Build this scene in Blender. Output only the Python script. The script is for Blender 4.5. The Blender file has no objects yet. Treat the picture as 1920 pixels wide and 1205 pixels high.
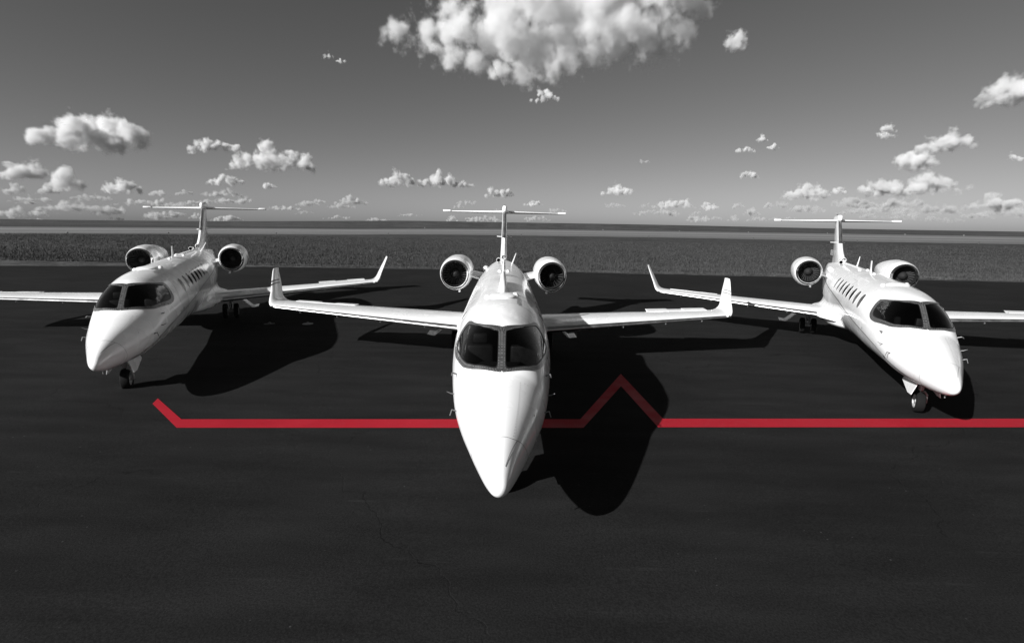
import bpy, bmesh, math, random
from math import radians, sin, cos, pi
from mathutils import Vector, Matrix, Euler, noise as mnoise

R = radians
scene = bpy.context.scene
COL = scene.collection

# ------------------------------------------------------------------ camera
cam_data = bpy.data.cameras.new("camera")
cam = bpy.data.objects.new("camera", cam_data)
COL.objects.link(cam)
cam_data.sensor_fit = 'HORIZONTAL'
cam_data.sensor_width = 36.0
cam_data.lens = 36.0 * 985.4 / 1920.0
cam_data.clip_start = 0.1
cam_data.clip_end = 150000.0
cam.matrix_world = (Matrix.Translation((0, 0, 3.702)) @ Matrix.Rotation(R(90 - 10.328), 4, 'X')
                    @ Matrix.Rotation(R(0.71), 4, 'Z'))
scene.camera = cam

# ------------------------------------------------------------------ sky and sun
SUN_AZ, SUN_EL = R(-131.5), R(26.9)          # azimuth from +y clockwise: behind the camera, to the left
world = bpy.data.worlds.new("World")
scene.world = world
world.use_nodes = True
wn, wl = world.node_tree.nodes, world.node_tree.links
wn.clear()
w_out = wn.new("ShaderNodeOutputWorld")
w_bg = wn.new("ShaderNodeBackground")
w_sky = wn.new("ShaderNodeTexSky")
w_sky.sky_type = 'NISHITA'
w_sky.sun_disc = False
w_sky.sun_elevation = SUN_EL
w_sky.sun_rotation = SUN_AZ
w_sky.altitude = 300
w_sky.air_density = 1.0
w_sky.dust_density = 1.0
w_sky.ozone_density = 1.0
# black-and-white film behind a red filter: only the red light of the sky counts
w_sep = wn.new("ShaderNodeSeparateColor")
w_pow = wn.new("ShaderNodeMath"); w_pow.operation = 'POWER'; w_pow.inputs[1].default_value = 1.07
wl.new(w_sky.outputs[0], w_sep.inputs[0])
wl.new(w_sep.outputs[0], w_pow.inputs[0])
w_flt = wn.new("ShaderNodeMath"); w_flt.operation = 'MULTIPLY'; w_flt.inputs[1].default_value = 0.70   # what the filter lets through
wl.new(w_pow.outputs[0], w_flt.inputs[0])
wl.new(w_flt.outputs[0], w_bg.inputs[0])
w_bg.inputs[1].default_value = 0.05
wl.new(w_bg.outputs[0], w_out.inputs[0])

sun_data = bpy.data.lights.new("sun", 'SUN')
sun_data.energy = 5.0
sun_data.angle = R(0.53)
sun_data.color = (1, 1, 1)                   # the photograph is black and white
sun = bpy.data.objects.new("sun", sun_data)
COL.objects.link(sun)
sdir = Vector((sin(SUN_AZ) * cos(SUN_EL), cos(SUN_AZ) * cos(SUN_EL), sin(SUN_EL)))
sun.rotation_euler = sdir.to_track_quat('Z', 'Y').to_euler()
sun.location = sdir * 50

vs = scene.view_settings
vs.view_transform = 'Standard'
vs.look = 'None'
vs.exposure = 0.72
vs.gamma = 1.0
vs.use_curve_mapping = False
scene.display_settings.display_device = 'sRGB'
cy = scene.cycles
cy.max_bounces = 12
cy.transparent_max_bounces = 24
cy.volume_bounces = 12
cy.use_denoising = True
cy.volume_step_rate = 1.5
cy.volume_max_steps = 256

# ------------------------------------------------------------------ helpers
def tag(o, label=None, cat=None, group=None, kind=None):
    if label: o["label"] = label
    if cat: o["category"] = cat
    if group: o["group"] = group
    if kind: o["kind"] = kind
    return o

def new_obj(name, me, parent=None):
    o = bpy.data.objects.new(name, me)
    COL.objects.link(o)
    if parent is not None:
        o.parent = parent
    return o

def empty(name, loc=(0, 0, 0), parent=None):
    o = new_obj(name, None, parent)
    o.location = loc
    o.empty_display_size = 0.3
    return o

def mesh(name, V, F, mat, parent=None, sharp=35.0, fix=True):
    me = bpy.data.meshes.new(name)
    me.from_pydata([tuple(v) for v in V], [], F)
    me.update()
    if fix:
        bm = bmesh.new(); bm.from_mesh(me)
        bmesh.ops.remove_doubles(bm, verts=bm.verts, dist=1e-5)
        bmesh.ops.recalc_face_normals(bm, faces=bm.faces)
        bm.to_mesh(me); bm.free()
    if sharp:
        me.polygons.foreach_set("use_smooth", [True] * len(me.polygons))
        me.set_sharp_from_angle(angle=R(sharp))
    me.materials.append(mat)
    return new_obj(name, me, parent)

def loft(secs, caps=True, closed=True):
    n = len(secs[0]); V = [p for s in secs for p in s]; F = []
    for i in range(len(secs) - 1):
        for k in range(n if closed else n - 1):
            k2 = (k + 1) % n
            F.append((i * n + k, i * n + k2, (i + 1) * n + k2, (i + 1) * n + k))
    if caps:
        F.append(tuple(range(n)))
        F.append(tuple((len(secs) - 1) * n + k for k in range(n)))
    return V, F

def lathe(profile, n=40, centre=(0, 0, 0), axis='Y', low=1.0):
    """profile: (along, radius); low > 1 swells the lower half (nacelle chin)"""
    V, F = [], []
    for a, r in profile:
        for k in range(n):
            t = 2 * pi * k / n
            u, w = r * cos(t), r * sin(t)
            if w < 0: w *= low
            if axis == 'Y': p = (u, a, w)
            elif axis == 'X': p = (a, u, w)
            else: p = (u, w, a)
            V.append(tuple(p[i] + centre[i] for i in range(3)))
    for i in range(len(profile) - 1):
        for k in range(n):
            k2 = (k + 1) % n
            F.append((i * n + k, i * n + k2, (i + 1) * n + k2, (i + 1) * n + k))
    return V, F

def tube(path, rad, n=8):
    """tube along points; rad a number or list"""
    secs = []
    P = [Vector(p) for p in path]
    rr = rad if isinstance(rad, (list, tuple)) else [rad] * len(P)
    up = Vector((0, 0, 1))
    for i, p in enumerate(P):
        d = (P[min(i + 1, len(P) - 1)] - P[max(i - 1, 0)]).normalized()
        a = d.cross(up)
        if a.length < 1e-3: a = d.cross(Vector((1, 0, 0)))
        a.normalize(); b = d.cross(a).normalized()
        secs.append([p + (a * cos(2 * pi * k / n) + b * sin(2 * pi * k / n)) * rr[i] for k in range(n)])
    return loft(secs)

def box(c, size, bevel=0.0, rot=None):
    bm = bmesh.new()
    bmesh.ops.create_cube(bm, size=1.0)
    for v in bm.verts:
        v.co = Vector((v.co.x * size[0], v.co.y * size[1], v.co.z * size[2]))
    if bevel:
        bmesh.ops.bevel(bm, geom=bm.edges[:], offset=bevel, segments=2, affect='EDGES', profile=0.5)
    if rot is not None:
        bmesh.ops.rotate(bm, verts=bm.verts, cent=(0, 0, 0), matrix=rot)
    bmesh.ops.translate(bm, verts=bm.verts, vec=Vector(c))
    bm.verts.index_update()
    V = [v.co.copy() for v in bm.verts]; F = [tuple(v.index for v in f.verts) for f in bm.faces]
    bm.free()
    return V, F

def join(*VF):
    V, F = [], []
    for v, f in VF:
        o = len(V); V += list(v); F += [tuple(i + o for i in q) for q in f]
    return V, F

def copy_tree(o, parent=None):
    c = o.copy(); COL.objects.link(c)
    if parent is not None:
        c.parent = parent
    for ch in o.children:
        copy_tree(ch, c)
    return c

# ------------------------------------------------------------------ materials
def material(name):
    m = bpy.data.materials.new(name); m.use_nodes = True
    nt = m.node_tree
    return m, nt, nt.nodes["Principled BSDF"]

def simple(name, col, rough=0.5, metal=0.0, coat=0.0, spec=0.5, var=0.0, vscale=3.0, bump=0.0, bscale=40.0):
    """a plain surface with slight mottling of colour and gloss"""
    m, nt, b = material(name)
    c = (col, col, col) if isinstance(col, (int, float)) else col
    b.inputs["Base Color"].default_value = (*c, 1)
    b.inputs["Roughness"].default_value = rough
    b.inputs["Metallic"].default_value = metal
    b.inputs["Coat Weight"].default_value = coat
    b.inputs["Coat Roughness"].default_value = 0.06
    b.inputs["Specular IOR Level"].default_value = spec
    tc = nt.nodes.new("ShaderNodeTexCoord")
    if var:
        nz = nt.nodes.new("ShaderNodeTexNoise"); nz.inputs["Scale"].default_value = vscale; nz.inputs["Detail"].default_value = 6
        nt.links.new(tc.outputs["Object"], nz.inputs["Vector"])
        mr = nt.nodes.new("ShaderNodeMapRange")
        mr.inputs["From Min"].default_value = 0.3; mr.inputs["From Max"].default_value = 0.7
        mr.inputs["To Min"].default_value = 1 - var; mr.inputs["To Max"].default_value = 1 + var * 0.4
        nt.links.new(nz.outputs["Fac"], mr.inputs["Value"])
        mx = nt.nodes.new("ShaderNodeVectorMath"); mx.operation = 'SCALE'
        mx.inputs[0].default_value = c
        nt.links.new(mr.outputs[0], mx.inputs["Scale"])
        nt.links.new(mx.outputs[0], b.inputs["Base Color"])
        rr = nt.nodes.new("ShaderNodeMapRange")
        rr.inputs["From Min"].default_value = 0.3; rr.inputs["From Max"].default_value = 0.7
        rr.inputs["To Min"].default_value = rough * 0.8; rr.inputs["To Max"].default_value = min(1, rough * 1.25)
        nt.links.new(nz.outputs["Fac"], rr.inputs["Value"]); nt.links.new(rr.outputs[0], b.inputs["Roughness"])
    if bump:
        nb = nt.nodes.new("ShaderNodeTexNoise"); nb.inputs["Scale"].default_value = bscale; nb.inputs["Detail"].default_value = 4
        nt.links.new(tc.outputs["Object"], nb.inputs["Vector"])
        bp = nt.nodes.new("ShaderNodeBump"); bp.inputs["Strength"].default_value = bump; bp.inputs["Distance"].default_value = 0.01
        nt.links.new(nb.outputs["Fac"], bp.inputs["Height"]); nt.links.new(bp.outputs[0], b.inputs["Normal"])
    return m

M = {}
M["paint"] = simple("white_aircraft_paint", 0.84, 0.26, coat=0.7, var=0.012, vscale=1.3)
M["metal"] = simple("polished_aluminium", 0.60, 0.36, metal=1.0, var=0.12, vscale=5)
M["lip"] = simple("chromed_inlet_lip", 0.78, 0.12, metal=1.0, var=0.05, vscale=6)
M["frame"] = simple("brushed_windshield_frame", 0.22, 0.30, metal=0.8, var=0.3, vscale=9)
M["rivet"] = simple("rivet_metal", 0.60, 0.4, metal=0.6)
M["seal"] = simple("black_rubber_seal", 0.012, 0.45)
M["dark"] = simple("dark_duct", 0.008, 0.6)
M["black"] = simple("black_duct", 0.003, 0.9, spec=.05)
M["blade"] = simple("fan_blade_metal", 0.075, 0.45, metal=0.4)
M["spinner"] = simple("spinner_grey", 0.016, 0.75, spec=0.2)
M["tyre"] = simple("tyre_rubber", 0.009, 0.9, spec=0.1, var=0.2, vscale=20, bump=0.1)
M["rim"] = simple("wheel_alloy", 0.42, 0.4, metal=0.5, var=0.15, vscale=30)
M["strut"] = simple("gear_strut_grey", 0.30, 0.4, metal=0.3, var=0.15, vscale=20)
M["chrome"] = simple("oleo_chrome", 0.75, 0.15, metal=1.0)
M["seam"] = simple("panel_seam", 0.26, 0.6)
M["seam_dark"] = simple("dark_panel_seam", 0.10, 0.6)
M["stripe"] = simple("dark_pinstripe", 0.05, 0.3, coat=0.4)
M["stripe_light"] = simple("grey_pinstripe", 0.30, 0.3, coat=0.4)
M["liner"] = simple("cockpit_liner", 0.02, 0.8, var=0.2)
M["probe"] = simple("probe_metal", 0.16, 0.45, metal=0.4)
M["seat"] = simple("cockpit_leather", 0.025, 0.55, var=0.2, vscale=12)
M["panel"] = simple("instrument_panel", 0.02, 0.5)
M["visor"] = simple("pale_card", 0.55, 0.7)
M["antenna"] = simple("antenna_white", 0.74, 0.35, coat=0.3)
M["cabin_glass"] = simple("tinted_cabin_glass", 0.012, 0.05, spec=0.7)
M["blind"] = simple("cabin_glass_with_blind", 0.055, 0.08, spec=0.6, var=0.2, vscale=8)
M["text"] = simple("grey_lettering", 0.30, 0.5)

def glass_material():
    m = bpy.data.materials.new("windshield_glass"); m.use_nodes = True
    nt = m.node_tree; nt.nodes.clear()
    out = nt.nodes.new("ShaderNodeOutputMaterial")
    mix = nt.nodes.new("ShaderNodeMixShader")
    tr = nt.nodes.new("ShaderNodeBsdfTransparent"); tr.inputs[0].default_value = (0.32, 0.32, 0.32, 1)
    gl = nt.nodes.new("ShaderNodeBsdfGlossy"); gl.inputs["Roughness"].default_value = 0.03
    gl.inputs["Color"].default_value = (0.9, 0.9, 0.9, 1)
    fr = nt.nodes.new("ShaderNodeFresnel"); fr.inputs[0].default_value = 1.5
    nt.links.new(fr.outputs[0], mix.inputs[0]); nt.links.new(tr.outputs[0], mix.inputs[1]); nt.links.new(gl.outputs[0], mix.inputs[2])
    nt.links.new(mix.outputs[0], out.inputs[0])
    return m
M["glass"] = glass_material()

def pchip(xs,ys):
    n=len(xs); h=[xs[i+1]-xs[i] for i in range(n-1)]; d=[(ys[i+1]-ys[i])/h[i] for i in range(n-1)]
    m=[0.0]*n
    for i in range(1,n-1):
        if d[i-1]*d[i]>0:
            w1=2*h[i]+h[i-1]; w2=h[i]+2*h[i-1]; m[i]=(w1+w2)/(w1/d[i-1]+w2/d[i])
    m[0]=d[0]; m[-1]=d[-1]
    def f(x):
        if x<=xs[0]: return ys[0]
        if x>=xs[-1]: return ys[-1]
        lo=0
        while xs[lo+1]<x: lo+=1
        t=(x-xs[lo])/h[lo]
        return ys[lo]*(1+2*t)*(1-t)**2+h[lo]*m[lo]*t*(1-t)**2+ys[lo+1]*t*t*(3-2*t)+h[lo]*m[lo+1]*t*t*(t-1)
    return f
# parametrised by u=math.sqrt(s) so the nose tip stays round
def prof(pts):
    f=pchip([math.sqrt(a) for a,b in pts],[b for a,b in pts]); return lambda s:f(math.sqrt(max(s,0)))
ZN=0.985
f_top=prof([(0,ZN),(.03,1.07),(.15,1.165),(.5,1.315),(1,1.465),(1.5,1.60),(1.95,1.725),(2.25,1.95),(2.6,2.18),(3.0,2.31),(3.5,2.37),(4.2,2.41),(5.5,2.44),(9,2.48),(12.5,2.50),(14,2.44),(15.5,2.36),(16.6,2.28)])
f_bot=prof([(0,ZN),(.03,.91),(.15,.845),(.5,.765),(.9,.72),(2,.67),(3,.67),(5,.68),(8,.60),(10.5,.62),(12,.86),(13.5,1.22),(15,1.62),(16.6,2.06)])
f_wid=prof([(0,0),(.03,.075),(.15,.135),(.5,.25),(1,.40),(1.5,.54),(2,.65),(2.5,.725),(3,.78),(3.5,.825),(4.2,.86),(5.5,.875),(9.5,.87),(11,.83),(12.5,.70),(14,.50),(15.5,.28),(16.6,.09)])
f_mid=prof([(0,ZN),(.5,1.02),(1,1.07),(2,1.18),(3,1.34),(4,1.46),(5.5,1.53),(9.5,1.55),(12,1.72),(14,1.92),(16.6,2.17)])
f_exp=prof([(0,2.0),(1,2.0),(1.8,2.0),(2.5,1.9),(3.3,1.95),(4.5,2.1),(17,2.05)])
def surf(s,th,off=0.0):
    """th=0 top, pi/2 = +l side, pi bottom; point on the skin, pushed out by off"""
    def P(s,th):
        w=f_wid(s); zm=f_mid(s); c,sn=cos(th),sin(th); n=f_exp(s)
        e=2.0/n
        l=w*math.copysign(abs(sn)**e,sn)
        hgt=(f_top(s)-zm) if c>=0 else (zm-f_bot(s))
        return (l,s,zm+hgt*math.copysign(abs(c)**e,c))
    p=P(s,th)
    if off==0: return p
    d=1e-3; a=P(s+d,th); b=P(max(s-d,1e-5),th); c2=P(s,th+d); d2=P(s,th-d)
    u=[a[i]-b[i] for i in range(3)]; v=[c2[i]-d2[i] for i in range(3)]
    n=[u[1]*v[2]-u[2]*v[1],u[2]*v[0]-u[0]*v[2],u[0]*v[1]-u[1]*v[0]]
    L=math.sqrt(sum(x*x for x in n)) or 1
    n=[x/L for x in n]
    # outward: compare with the centre
    cz=f_mid(s)
    if n[0]*p[0]+n[2]*(p[2]-cz)<0: n=[-x for x in n]
    return tuple(p[i]+n[i]*off for i in range(3))
# ------------------------------------------------------------------ business jet
# local frame: x = sideways (+x is the jet's port wing), y = metres aft of the nose, z = up from the apron
def skin_ring(outline, rings, off, offs=None):
    """patch that follows the skin: outline in (s, theta), shrunk towards its centre in rings"""
    cs = sum(p[0] for p in outline) / len(outline); ct = sum(p[1] for p in outline) / len(outline)
    n = len(outline); V, F = [], []
    for i in range(rings + 1):
        k = 1 - i / rings
        for s, t in outline:
            o = off if offs is None else offs(1 - k)
            V.append(surf(cs + (s - cs) * k, ct + (t - ct) * k, o))
    for i in range(rings):
        for k in range(n):
            k2 = (k + 1) % n
            F.append((i * n + k, i * n + k2, (i + 1) * n + k2, (i + 1) * n + k))
    return V, F

def densify(poly, step=0.05, closed=True):
    out = []
    m = len(poly)
    for i in range(m if closed else m - 1):
        a, b = poly[i], poly[(i + 1) % m]
        L = math.hypot(b[0] - a[0], (b[1] - a[1]) * 0.8); n = max(1, int(L / step))
        for k in range(n):
            out.append((a[0] + (b[0] - a[0]) * k / n, a[1] + (b[1] - a[1]) * k / n))
    if not closed: out.append(poly[-1])
    return out

def smooth_poly(poly, it=2):
    for _ in range(it):
        q = []
        for i in range(len(poly)):
            a, b = poly[i], poly[(i + 1) % len(poly)]
            q.append((a[0] * .86 + b[0] * .14, a[1] * .86 + b[1] * .14)); q.append((a[0] * .14 + b[0] * .86, a[1] * .14 + b[1] * .86))
        poly = q
    return poly

def ray_hit(poly, c, ang):
    """distance from c along ang to the polygon, in (s, theta*0.75) space"""
    best = None; dx, dy = cos(ang), sin(ang)
    for i in range(len(poly)):
        ax, ay = poly[i][0] - c[0], (poly[i][1] - c[1]) * .75
        bx, by = poly[(i + 1) % len(poly)][0] - c[0], (poly[(i + 1) % len(poly)][1] - c[1]) * .75
        ex, ey = bx - ax, by - ay; den = dx * ey - dy * ex
        if abs(den) < 1e-12: continue
        t = (ax * ey - ay * ex) / den; u = (ax * dy - ay * dx) / den
        if t > 0 and -1e-9 <= u <= 1 + 1e-9 and (best is None or t > best): best = t
    return best

def band_between(inner, outer, c, off, n=160, lip=True):
    V, F = [], []
    rows = [(0.0, off * .2), (0.02, off), (1.0, off), (1.0, -0.012)] if lip else [(0.0, off), (1.0, off)]
    rows = rows[:1] + [rows[1]] + [(k / 4, off) for k in (1, 2, 3)] + rows[2:] if lip else rows
    for f, o in rows:
        for k in range(n):
            a = 2 * pi * k / n
            r0, r1 = ray_hit(outer, c, a), ray_hit(inner, c, a)
            r = r0 + (r1 - r0) * f
            tt = c[1] + r * sin(a) / .75
            V.append(surf(max(c[0] + r * cos(a), 0.02), tt, off if (lip and abs(tt) < .02 and f < .5) else o))
    for i in range(len(rows) - 1):
        for k in range(n):
            k2 = (k + 1) % n
            F.append((i * n + k, i * n + k2, (i + 1) * n + k2, (i + 1) * n + k))
    return V, F

def skin_line(pts, width, off=0.003, step=0.06):
    """a thin strip lying on the skin along (s, theta) points"""
    P = densify(pts, step, closed=False); V, F = [], []
    for i, (s, t) in enumerate(P):
        a, b = P[max(i - 1, 0)], P[min(i + 1, len(P) - 1)]
        w = max(f_wid(s), 0.05)
        ds, dt = b[0] - a[0], (b[1] - a[1]) * w
        L = math.hypot(ds, dt) or 1
        ns, nt_ = -dt / L * width / 2, ds / L * width / 2 / w
        V.append(surf(s + ns, t + nt_, off)); V.append(surf(s - ns, t - nt_, off))
    for i in range(len(P) - 1):
        F.append((2 * i, 2 * i + 1, 2 * i + 3, 2 * i + 2))
    return V, F

def mir(poly): return [(s, -t) for s, t in poly]

# windshield outlines (s, theta) of the +x half
FRAME = [(2.70, 0.0), (2.80, .24), (2.95, .43), (3.22, .59), (3.55, .70), (3.60, .80), (3.52, 1.05), (3.46, 1.16), (3.28, 1.23), (2.99, 1.21),
         (2.68, 1.115), (2.48, 1.03), (2.31, .92), (2.15, .71), (2.045, .42), (1.98, .18), (1.95, 0.0)]
PANE = [(2.61, .095), (2.66, .20), (2.82, .405), (3.12, .60), (3.42, .735), (3.46, .80), (3.40, 1.0), (3.34, 1.09), (3.22, 1.135), (2.97, 1.105),
        (2.68, 1.02), (2.47, .935), (2.30, .82), (2.165, .63), (2.085, .41), (2.02, .19), (2.015, .10), (2.06, .078), (2.58, .078)]
PANE_C = (2.72, .55)
def spline(P, n=5):
    out = []
    for i in range(len(P) - 1):
        p0, p1, p2, p3 = P[max(i - 1, 0)], P[i], P[i + 1], P[min(i + 2, len(P) - 1)]
        for k in range(n):
            t = k / n
            out.append(tuple(.5 * (2 * p1[j] + (p2[j] - p0[j]) * t + (2 * p0[j] - 5 * p1[j] + 4 * p2[j] - p3[j]) * t * t + (3 * p1[j] - p0[j] - 3 * p2[j] + p3[j]) * t ** 3) for j in (0, 1)))
    return out + [P[-1]]
FRAME = spline(FRAME)
PANE = smooth_poly(PANE, 3)

def airfoil(xmax=1.0, t=0.11, n=22, camber=0.015):
    """closed loop of (x, y) from the lower trailing edge round the nose to the upper one"""
    def th(x): return 5 * t * (.2969 * math.sqrt(x) - .126 * x - .3516 * x * x + .2843 * x ** 3 - .1036 * x ** 4)
    def cb(x): return camber * 4 * x * (1 - x)
    up = [(xmax * (1 - cos(pi * k / n)) / 2) for k in range(n + 1)]
    lo = [(x, cb(x) - th(x)) for x in reversed(up)]
    hi = [(x, cb(x) + th(x)) for x in up[1:]]
    return lo + hi

# wing stations: x, z, s of the leading edge, chord, bank angle (deg), thickness
def wing_line(l): return (8.41 + .196 * l, 11.33 - .06 * l, .885 + .0565 * l)
WL_PATH = [(6.44, 1.249, 9.67, 10.95, 3.2), (6.56, 1.266, 9.71, 10.96, 14), (6.65, 1.300, 9.80, 10.99, 27), (6.73, 1.355, 9.95, 11.03, 38), (6.79, 1.42, 10.12, 11.08, 46),
           (6.91, 1.56, 10.50, 11.33, 48), (7.10, 1.78, 11.02, 11.72, 48.5), (7.34, 2.06, 11.70, 12.17, 48.5), (7.40, 2.13, 11.9, 12.30, 48.5)]

def section(x, z, le, te, bank, xmax=1.0, t=0.11, shrink=1.0, x0=0.0):
    ch = te - le; out = []
    b = R(bank)
    for u, v in airfoil(xmax, t):
        h = v * ch * shrink
        out.append((x - sin(b) * h, le + u * ch, z + cos(b) * h))
    return out

AIL = (4.45, 6.25)       # aileron span
def build_wing(side, root):
    secs = []
    ls = [0.5, 0.85, 1.3, 2.0, 3.0, 4.0, AIL[0] - .001, AIL[0] + .001, 5.0, 5.6, AIL[1] - .001, AIL[1] + .001]
    for l in ls:
        le, te, z = wing_line(l); xm = 0.77 if AIL[0] < l < AIL[1] else 1.0
        secs.append(section(side * l, z, le, te, 3.2 * side, xm, 0.12 - .004 * l))
    for l, z, le, te, bk in WL_PATH[:3]:
        secs.append(section(side * l, z, le, te, bk * side, 1.0, .092))
    w = mesh("wing", *loft(secs), M["paint"], root)
    # bare metal leading edge, 2 mm proud of the wing
    le_secs = []
    for l in [1.22, 2.0, 3.0, 4.0, 5.0, 6.0, 6.45]:
        le, te, z = wing_line(l); ch = te - le; t = 0.12 - .004 * l
        af = [(u, v) for u, v in airfoil(1.0, t, 40)]
        hi = [p for p in af if p[0] < .05]
        le_secs.append([(side * l - sin(R(3.2 * side)) * v * ch, le + (u - .0026) * ch, z + v * ch * 1.035 + (0.0015 if v > 0 else -.0015)) for u, v in hi])
    mesh("leading_edge", *loft(le_secs, caps=False, closed=False), M["metal"], w)
    # aileron in three pieces; on the +x wing it stands up, on the other it hangs a little
    up = 9.0 if side > 0 else 2.5
    for nm, a, b, extra in (("aileron", AIL[0] + .01, 5.10, 0.0), ("trim_tab", 5.11, 5.55, -3.0), ("aileron", 5.56, AIL[1] - .01, 0.6)):
        ss = []
        for l in (a, b):
            le, te, z = wing_line(l); ch = te - le; hx = le + .775 * ch; c2 = te - hx
            an = R(up + extra); loop = []
            tk = .036 * ch
            for u, v in ((0, -tk * .6), (.5, -tk * .35), (1, -.004), (1, .004), (.5, tk * .5), (0, tk * .85)):
                yy = u * c2 * 1.03; zz = v + .004
                loop.append((side * l, hx + yy * cos(an) - zz * sin(an), z + .012 + yy * sin(an) + zz * cos(an)))
            ss.append(loop)
        mesh(nm, *loft(ss), M["paint"], w)
    for l in (2.1, 3.35, 4.6, 5.7):          # vortilons under the leading edge
        le, te, z = wing_line(l)
        V = [(side * l + d, le + y, z + h) for d in (-.006, .006) for y, h in ((.0, -.045), (.10, -.045), (.07, -.095), (.005, -.075))]
        mesh("vortilon", V, [(0, 1, 2, 3), (4, 5, 6, 7), (0, 1, 5, 4), (1, 2, 6, 5), (2, 3, 7, 6), (3, 0, 4, 7)], M["strut"], w, sharp=20)
    # small nav light blister at the tip
    le, te, z = 9.70, 10.95, 1.262
    mesh("tip_light", *lathe([(9.60, .004), (9.63, .022), (9.72, .034), (9.85, .02), (9.9, .004)], 10, (side * 6.55, 0, 1.258)), M["seal"], w)
    ws = [section(side * l, z, le, te, bk * side, 1.0, .095 if i < 3 else .085) for i, (l, z, le, te, bk) in enumerate(WL_PATH[2:])]
    wl_ = mesh("winglet", *loft(ws), M["paint"], root)
    return w, wl_

def winglet_stripe(side, f0, f1, mat, parent):
    """painted band across the winglet between two fractions of its height, a hair proud"""
    a, b = WL_PATH[4], WL_PATH[-2]; secs = []
    for f in (f0, f1):
        l, z, le, te, bk = [a[i] + (b[i] - a[i]) * f for i in range(5)]
        secs.append([(x, y, zz) for x, y, zz in section(side * l, z, le - .004, te + .004 + .0, bk * side, 1.0, .085, 1.12)])
    return mesh("winglet_stripe", *loft(secs, caps=False), mat, parent)

def build_engine(side, root):
    c = (side * 1.43, 10.22, 2.25)
    cowl = [(.13, .412), (.16, .425), (.35, .46), (.8, .492), (1.3, .495), (1.9, .46), (2.5, .40), (3.0, .335), (3.0, .315), (2.6, .32)]
    n = mesh("engine_nacelle", *lathe(cowl, 48, c, low=1.10), M["paint"], root)
    mesh("cowl_joint", *lathe([(.118, .395), (.118, .409), (.134, .414), (.134, .40)], 48, c, low=1.10), M["seal"], n)
    lip = [(.12, .406), (.05, .390), (.012, .374), (0, .364), (.010, .356), (.04, .350), (.10, .346)]
    mesh("inlet_lip", *lathe(lip, 48, c, low=1.04), M["lip"], n)
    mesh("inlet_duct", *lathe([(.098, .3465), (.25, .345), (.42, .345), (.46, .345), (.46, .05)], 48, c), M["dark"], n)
    # fan: one connected disc of twisted blades
    nb = 24; V, F = [], []
    for k in range(nb):
        a0 = 2 * pi * k / nb; da = 2 * pi / nb
        for r, tw, wd in ((.14, .02, .9), (.22, .045, .95), (.342, .07, 1.0)):
            for q, y in ((0, -tw), (wd * .72, tw)):
                a = a0 + da * q + (r - .13) * .5
                V.append((c[0] + r * cos(a), c[1] + .40 + y, c[2] + r * sin(a)))
    for k in range(nb):
        b0 = k * 6; b1 = ((k + 1) % nb) * 6
        for j in (0, 2):
            F.append((b0 + j, b0 + j + 1, b0 + j + 3, b0 + j + 2))
            F.append((b0 + j + 1, b1 + j, b1 + j + 2, b0 + j + 3))
    mesh("fan", V, F, M["blade"], n, sharp=25)
    mesh("spinner", *lathe([(.20, .004), (.21, .03), (.25, .08), (.33, .135), (.42, .15)], 28, c), M["spinner"], n)
    mesh("exhaust_nozzle", *lathe([(2.5, .30), (3.02, .29), (3.35, .24), (3.35, .225), (2.6, .22)], 32, c), M["strut"], n)
    # chin: starter vent and drain mast
    mesh("drain_mast", *lathe([(.30, .004), (.33, .03), (.42, .035), (.55, .02), (.6, .004)], 12, (c[0] - side * .12, c[1], c[2] - .535)), M["antenna"], n)
    mesh("chin_vent", *box((c[0], c[1] + .20, c[2] - .472), (.05, .08, .03), .008), M["seal"], n)
    mesh("cowl_seam", *lathe([(.62, .4835), (.632, .4845)], 48, c, low=1.10), M["seam"], n)
    # pylon
    secs = []
    for l, z, le, te, t in ((.50, 2.03, 10.75, 13.0, .20), (.80, 2.10, 10.85, 12.9, .17), (1.12, 2.19, 10.95, 12.7, .16)):
        secs.append([(side * l, le + u * (te - le), z + v * (te - le)) for u, v in airfoil(1.0, t / (te - le), 14, 0)])
    mesh("engine_pylon", *loft(secs), M["paint"], root)
    return n

def wheel(root_part, x, y, z, r, w, hub=None):
    """a tyre with a rim on both faces, axle along x"""
    t = [(-w * .34, r * .60), (-w * .5, r * .70), (-w * .5, r * .86), (-w * .40, r * .965), (-w * .2, r), (w * .2, r), (w * .40, r * .965), (w * .5, r * .86), (w * .5, r * .70), (w * .34, r * .60), (-w * .34, r * .60)]
    ty = mesh("tyre", *lathe(t, 36, (x, y, z), 'X'), M["tyre"], root_part)
    rp = [(-w * .40, .01), (-w * .44, r * .16), (-w * .40, r * .2), (-w * .22, r * .26), (-w * .20, r * .48), (-w * .42, r * .57), (-w * .42, r * .62), (w * .42, r * .62), (w * .42, r * .57), (w * .20, r * .48), (w * .22, r * .26), (w * .40, r * .2), (w * .44, r * .16), (w * .40, .01)]
    mesh("wheel_rim", *lathe(rp, 30, (x, y, z), 'X'), M["rim"], root_part)
    return ty

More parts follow.
